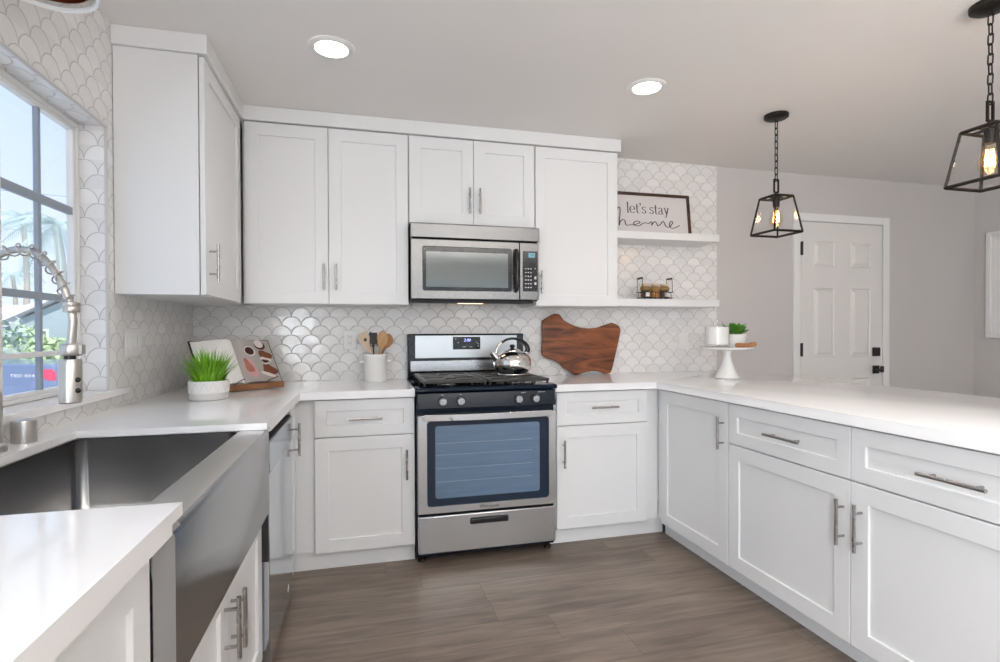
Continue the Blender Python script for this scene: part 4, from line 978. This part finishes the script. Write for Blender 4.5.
for k in range(4): bar(b, cT[k], cT[(k + 1) % 4]); bar(b, cB[k], cB[(k + 1) % 4]); bar(b, cT[k], cB[k])
b.box(-T_, T_, -.009, .009, zt_ - .003, zt_ + .003); b.box(-.009, .009, -T_, -.009, zt_ - .003, zt_ + .003); b.box(-.009, .009, .009, T_, zt_ - .003, zt_ + .003)
for k in range(4):
    for u in (.15, .5, .85):
        p_ = Vector(cT[k]).lerp(Vector(cB[k]), u); b.ball(p_ * .985 + Vector((0, 0, p_.z * .015)), .006, 8)
b.build('cage', M['bronze'], t)
for k in range(4):
    g = MB(); q = [Vector(cT[k]), Vector(cT[(k + 1) % 4]), Vector(cB[(k + 1) % 4]), Vector(cB[k])]; ce = sum(q, Vector()) / 4
    g.prism([ce + (v - ce) * .975 for v in q], (ce - Vector((0, 0, ce.z))).normalized() * -.003); g.build('glass_panel', M['glass'], t, smooth=False)
MB().cyl((0, 0, zt_ - .003), (0, 0, zz(1.905)), .019, .017, seg=20).build('socket', M['bronze'], t)
bl = MB().lathe([(.012, zz(1.905)), (.013, zz(1.892)), (.026, zz(1.866)), (.036, zz(1.838)), (.035, zz(1.816)), (.024, zz(1.797)), (0, zz(1.790))], seg=24).build('bulb', glass_mat('bulb_glass', (1, .93, .82, 1), .7, .03), t)
b = MB(); pts = []
for q in range(9): 
    a = 2 * PI * q / 8; pts += [(.011 * math.cos(a), .011 * math.sin(a), zz(1.882)), (.015 * math.cos(a + .39), .015 * math.sin(a + .39), zz(1.822))]
b.tube(pts, .0012, seg=5); b.build('filament', mat('filament', (1, .6, .2, 1), .4, emit=(1, .50, .16, 1), es=22), bl)
for yb in (-.90, -1.95):
    pl = bpy.data.lights.new('pendant_glow', 'POINT'); pl.energy = 1.3; pl.color = (1, .66, .36); pl.shadow_soft_size = .02
    po2 = bpy.data.objects.new('pendant_glow', pl); COL.objects.link(po2); po2.location = (3.2 if yb > -1 else 3.213, yb, 1.845)
p2 = copy_tree(t); p2.location = (3.213, -1.95, RZ - .0005); p2['label'] = 'black cage lantern pendant hanging nearer the camera, at the right edge'

# copper pendant over the sink
t = thing('copper_pendant', 'copper-lined glass pendant at the top left above the sink', 'pendant light', (0.204, -1.895, RZ - .0005))
MB().lathe([(0, -.024), (.05, -.022), (.058, -.01), (.058, 0), (0, 0)], seg=32).build('canopy', M['nickel'], t)
MB().cyl((0, 0, -.024), (0, 0, zz(2.271)), .004, seg=10).build('stem', M['nickel'], t)
MB().lathe([(0.02, zz(2.271)), (.026, zz(2.226)), (.05, zz(2.181)), (.088, zz(2.126)), (.095, zz(2.066)), (.093, zz(2.066)), (.086, zz(2.126)), (.047, zz(2.178)), (.02, zz(2.221)), (0, zz(2.226))], seg=40).build('copper_shade', M['copper'], t)
MB().lathe([(.03, zz(2.234)), (.058, zz(2.191)), (.094, zz(2.131)), (.106, zz(2.071)), (.109, zz(2.056)), (.112, zz(2.056)), (.110, zz(2.071)), (.098, zz(2.134)), (.061, zz(2.196)), (.032, zz(2.238))], seg=48).build('glass_shade', glass_mat('shade_glass', (.93, .95, .95, 1), 1.0, .10), t)
MB().lathe([(.104, zz(2.059)), (.111, zz(2.063)), (.114, zz(2.056)), (.111, zz(2.050)), (.104, zz(2.053)), (.104, zz(2.059))], seg=48).build('rim', M['ceramic'], t)

# white framed picture on the right wall
t = thing('framed_picture', 'white framed picture on the right-hand wall by the corner', 'picture', (RX - .0005, -.5, 1.14), -PI / 2)
b = MB(); hw = .395
for x0, x1, z0, z1 in ((-hw, -hw + .035, 0, .88), (hw - .035, hw, 0, .88), (-hw + .035, hw - .035, 0, .035), (-hw + .035, hw - .035, .845, .88)): b.box(x0, x1, -.028, 0, z0, z1)
b.build('frame', M['trim'], t, bevel=.003)
MB().box(-hw + .035, hw - .035, -.012, -.002, .035, .845).build('mat_board', M['paper'], t)
MB().box(-.26, .26, -.0135, -.0125, .17, .71).build('print', mat('pale_print', srgb(190, 192, 190), .5, var=.35, scale=5), t)

# ------------------------------------------------------------------ outside the window
struct(MB().box(-70, -0.35, -40, 60, -.42, -.10).build('ground', mat('driveway', srgb(205, 205, 203), .9, var=.08, scale=3)))
vr = Vector((0.968, -0.249, 0)).normalized()
va = math.atan2(vr.y, vr.x)
# pickup truck with its tail towards the right
p_ = Vector((-3.553, 5.984, 0.509))
t = thing('pickup_truck', 'dark blue pickup truck with white lettering outside the window', 'truck', (p_.x, p_.y, -.10), va)
blue = mat('hazed_truck_paint', srgb(112, 128, 164), .2, var=.05, coat=.5); rub = mat('tyre', (.02, .02, .02, 1), .8)  # haze and overexposure mixed into the truck's blue
b = MB(); b.prism([(0, 0, .28), (0, 0, .80), (-.04, 0, .845), (-2.95, 0, .845), (-2.95, 0, .28)], (0, 1.6, 0)); b.build('bed', blue, t, bevel=.02)
b = MB(); b.prism([(-2.96, 0.03, .25), (-2.96, .03, 1.0), (-3.15, .03, 1.40), (-4.3, .03, 1.40), (-4.85, .03, .95), (-5.9, .03, .85), (-5.95, .03, .3)], (0, 1.54, 0)); b.build('cab', blue, t, bevel=.03)
b = MB(); b.prism([(-3.15, .02, 1.0), (-3.25, .02, 1.33), (-4.25, .02, 1.33), (-4.65, .02, 1.0)], (0, .012, 0)); b.build('side_window', M['black'], t)
for x in (-1.25, -5.1):
    for y in (.0, 1.45): MB().cyl((x, y - .02, .34), (x, y + .18, .34), .34, seg=28).cyl((x, y - .03, .34), (x, y - .02, .34), .19, seg=20).build('wheel', rub, t)
b = MB(); b.prism([(-.20, -.006, .66), (-.20, -.006, .77), (-.02, -.006, .77), (.006, -.006, .72), (.006, -.006, .60), (-.08, -.006, .60), (-.17, -.006, .64)], (0, .05, 0)); b.build('tail_light', mat('tail_red', srgb(225, 60, 100), .25), t, bevel=.008)
b = MB().box(-.02, .13, .02, 1.58, .33, .47); b.build('bumper', M['plastic'], t, bevel=.02)
text_mesh('side_lettering', 'TRD 4X4', .082, M['plastic'], t, (-.47, -.004, .672), (PI / 2, 0, 0), sxy=(1.15, .8))
# neighbouring house with a rising gable
HA = Vector((-9.216, 15.699, 0.411))
t = thing('neighbour_house', 'grey gabled house with white eaves across the driveway', 'house', (HA.x, HA.y, -.42), va)
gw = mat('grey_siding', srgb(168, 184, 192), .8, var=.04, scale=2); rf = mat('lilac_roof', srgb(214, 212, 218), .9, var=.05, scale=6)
b = MB(); b.prism([(.2, 0, 0), (5.6, 0, 0), (5.6, 0, 2.15), (2.9, 0, 3.2), (.2, 0, 2.05)], (0, 6, 0)); b.build('wall', gw, t)
b = MB(); b.prism([(-.15, -.25, 1.98), (2.9, -.25, 3.28), (2.9, -.25, 3.40), (-.15, -.25, 2.10)], (0, 6.5, 0)).prism([(5.9, -.25, 1.98), (2.9, -.25, 3.28), (2.9, -.25, 3.40), (5.9, -.25, 2.10)], (0, 6.5, 0)); b.build('roof', rf, t)
b = MB(); b.prism([(-.18, -.28, 1.96), (2.9, -.28, 3.26), (2.9, -.28, 3.42), (-.18, -.28, 2.12)], (0, .03, 0)).box(-.25, -.12, -.3, 6.2, 1.98, 2.12); b.build('fascia', M['trim'], t)
w1 = MB().box(.55, 1.05, -.03, .02, 1.25, 1.75).build('window', M['trim'], t); MB().box(.61, .99, -.035, -.03, 1.31, 1.69).build('pane', M['mwglass'], w1)
# further house whose pale roof shows above it
HB = Vector((-15.336, 25.543, 1.364))
t = thing('far_house', 'pale roofed house standing farther behind the grey house', 'house', (HB.x, HB.y, -.6), va)
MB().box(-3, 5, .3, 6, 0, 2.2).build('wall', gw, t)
b = MB(); b.prism([(-3.4, -.2, 2.1), (5.4, -.2, 2.1), (5.4, 3.1, 3.1), (-3.4, 3.1, 3.1)], (0, 0, .15)); b.build('roof', rf, t)
# bushes
def bush(name, lb, c, rad, m_, n=420, sz=1.0, leaf=.12):
    b = MB()
    for k in range(n):
        d = Vector((random.gauss(0, 1), random.gauss(0, 1), random.gauss(0, 1))).normalized(); p_ = Vector((0, 0, rad * sz)) + Vector((d.x * rad, d.y * rad, d.z * rad * sz)) * random.uniform(.55, 1.0)
        a = Vector((random.gauss(0, 1), random.gauss(0, 1), random.gauss(0, 1))).normalized(); e = a.cross(d).normalized()
        b.quad([p_ - a * leaf, p_ + e * leaf * .5, p_ + a * leaf, p_ - e * leaf * .5])
    o = b.build(name, m_, None, smooth=False); o.location = c; tag(o, lb, 'bush', 'bushes outside the window'); return o
gm = mat('hazed_bush_green', srgb(182, 204, 156), .7, var=.25, scale=6); gm2 = mat('hazed_hedge_green', srgb(172, 192, 182), .7, var=.2, scale=6)  # leaf colours paled to carry the outdoor haze
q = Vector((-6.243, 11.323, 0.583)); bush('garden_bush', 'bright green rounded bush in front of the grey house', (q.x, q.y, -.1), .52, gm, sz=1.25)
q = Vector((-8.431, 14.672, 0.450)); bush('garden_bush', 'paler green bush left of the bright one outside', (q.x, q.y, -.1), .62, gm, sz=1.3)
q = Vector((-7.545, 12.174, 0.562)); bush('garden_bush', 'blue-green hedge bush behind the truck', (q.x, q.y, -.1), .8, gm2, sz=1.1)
# palms
pm = mat('hazed_palm_green', srgb(186, 206, 204), .7, var=.12, scale=2); tr = mat('palm_trunk', srgb(170, 165, 155), .9, var=.2, scale=5)  # frond green washed out, haze painted into it
def palm(lb, c, topz, R_, nf):
    t = thing('palm_tree', lb, 'tree', (c.x, c.y, -.1), 0, 'palm trees outside the window')
    H_ = topz + .1
    MB().tube([(.25 * math.sin(k * .3), 0, H_ * k / 10) for k in range(11)], [.22 - .008 * k for k in range(11)], seg=10).build('trunk', tr, t)
    b = MB(); top = Vector((.25 * math.sin(3.0), 0, H_))
    for k in range(nf):
        a = 2 * PI * k / nf + random.uniform(-.2, .2); el = random.uniform(-.5, 1.0); pts = []
        for q in range(15):
            u = q / 14; pts.append(top + Vector((math.cos(a) * R_ * u * math.cos(el * (1 - u * .3)), math.sin(a) * R_ * u * math.cos(el * (1 - u * .3)), R_ * (.75 * math.sin(el) * u - .75 * u * u))))
        b.tube(pts, .02, seg=4)
        for q in range(1, 14):
            d = (pts[q + 1] - pts[q]).normalized(); sd = d.cross(Vector((0, 0, 1))).normalized(); ll = R_ * .26 * math.sin(PI * (.15 + .8 * q / 14))
            for s_ in (-1, 1):
                for f_ in (0, .5):
                    p0 = pts[q].lerp(pts[q + 1], f_); tip = p0 + sd * s_ * ll * .75 + d * ll * .6 - Vector((0, 0, ll * .35)); b.quad([p0 - d * .025, p0 + d * .025, tip + d * .01, tip])
    b.build('fronds', pm, t, smooth=False)
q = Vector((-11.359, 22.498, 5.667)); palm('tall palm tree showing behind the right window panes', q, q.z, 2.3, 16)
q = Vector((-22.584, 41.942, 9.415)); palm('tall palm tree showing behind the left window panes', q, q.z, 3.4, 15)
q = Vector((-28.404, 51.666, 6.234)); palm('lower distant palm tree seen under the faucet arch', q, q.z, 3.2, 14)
# overhead cables
b = MB()
for p0, p1 in ((Vector((-11.243, 18.330, 4.832)), Vector((-7.980, 17.486, 4.347))), (Vector((-11.235, 18.340, 6.079)), Vector((-7.972, 17.498, 5.729)))):
    b.tube([p0 + (p1 - p0) * (k / 8 * 3 - 1) for k in range(9)], .008, seg=5)
tag(b.build('utility_cables', mat('cable', srgb(150, 160, 175), .7)), 'thin overhead utility cables crossing the sky outside', 'cable')
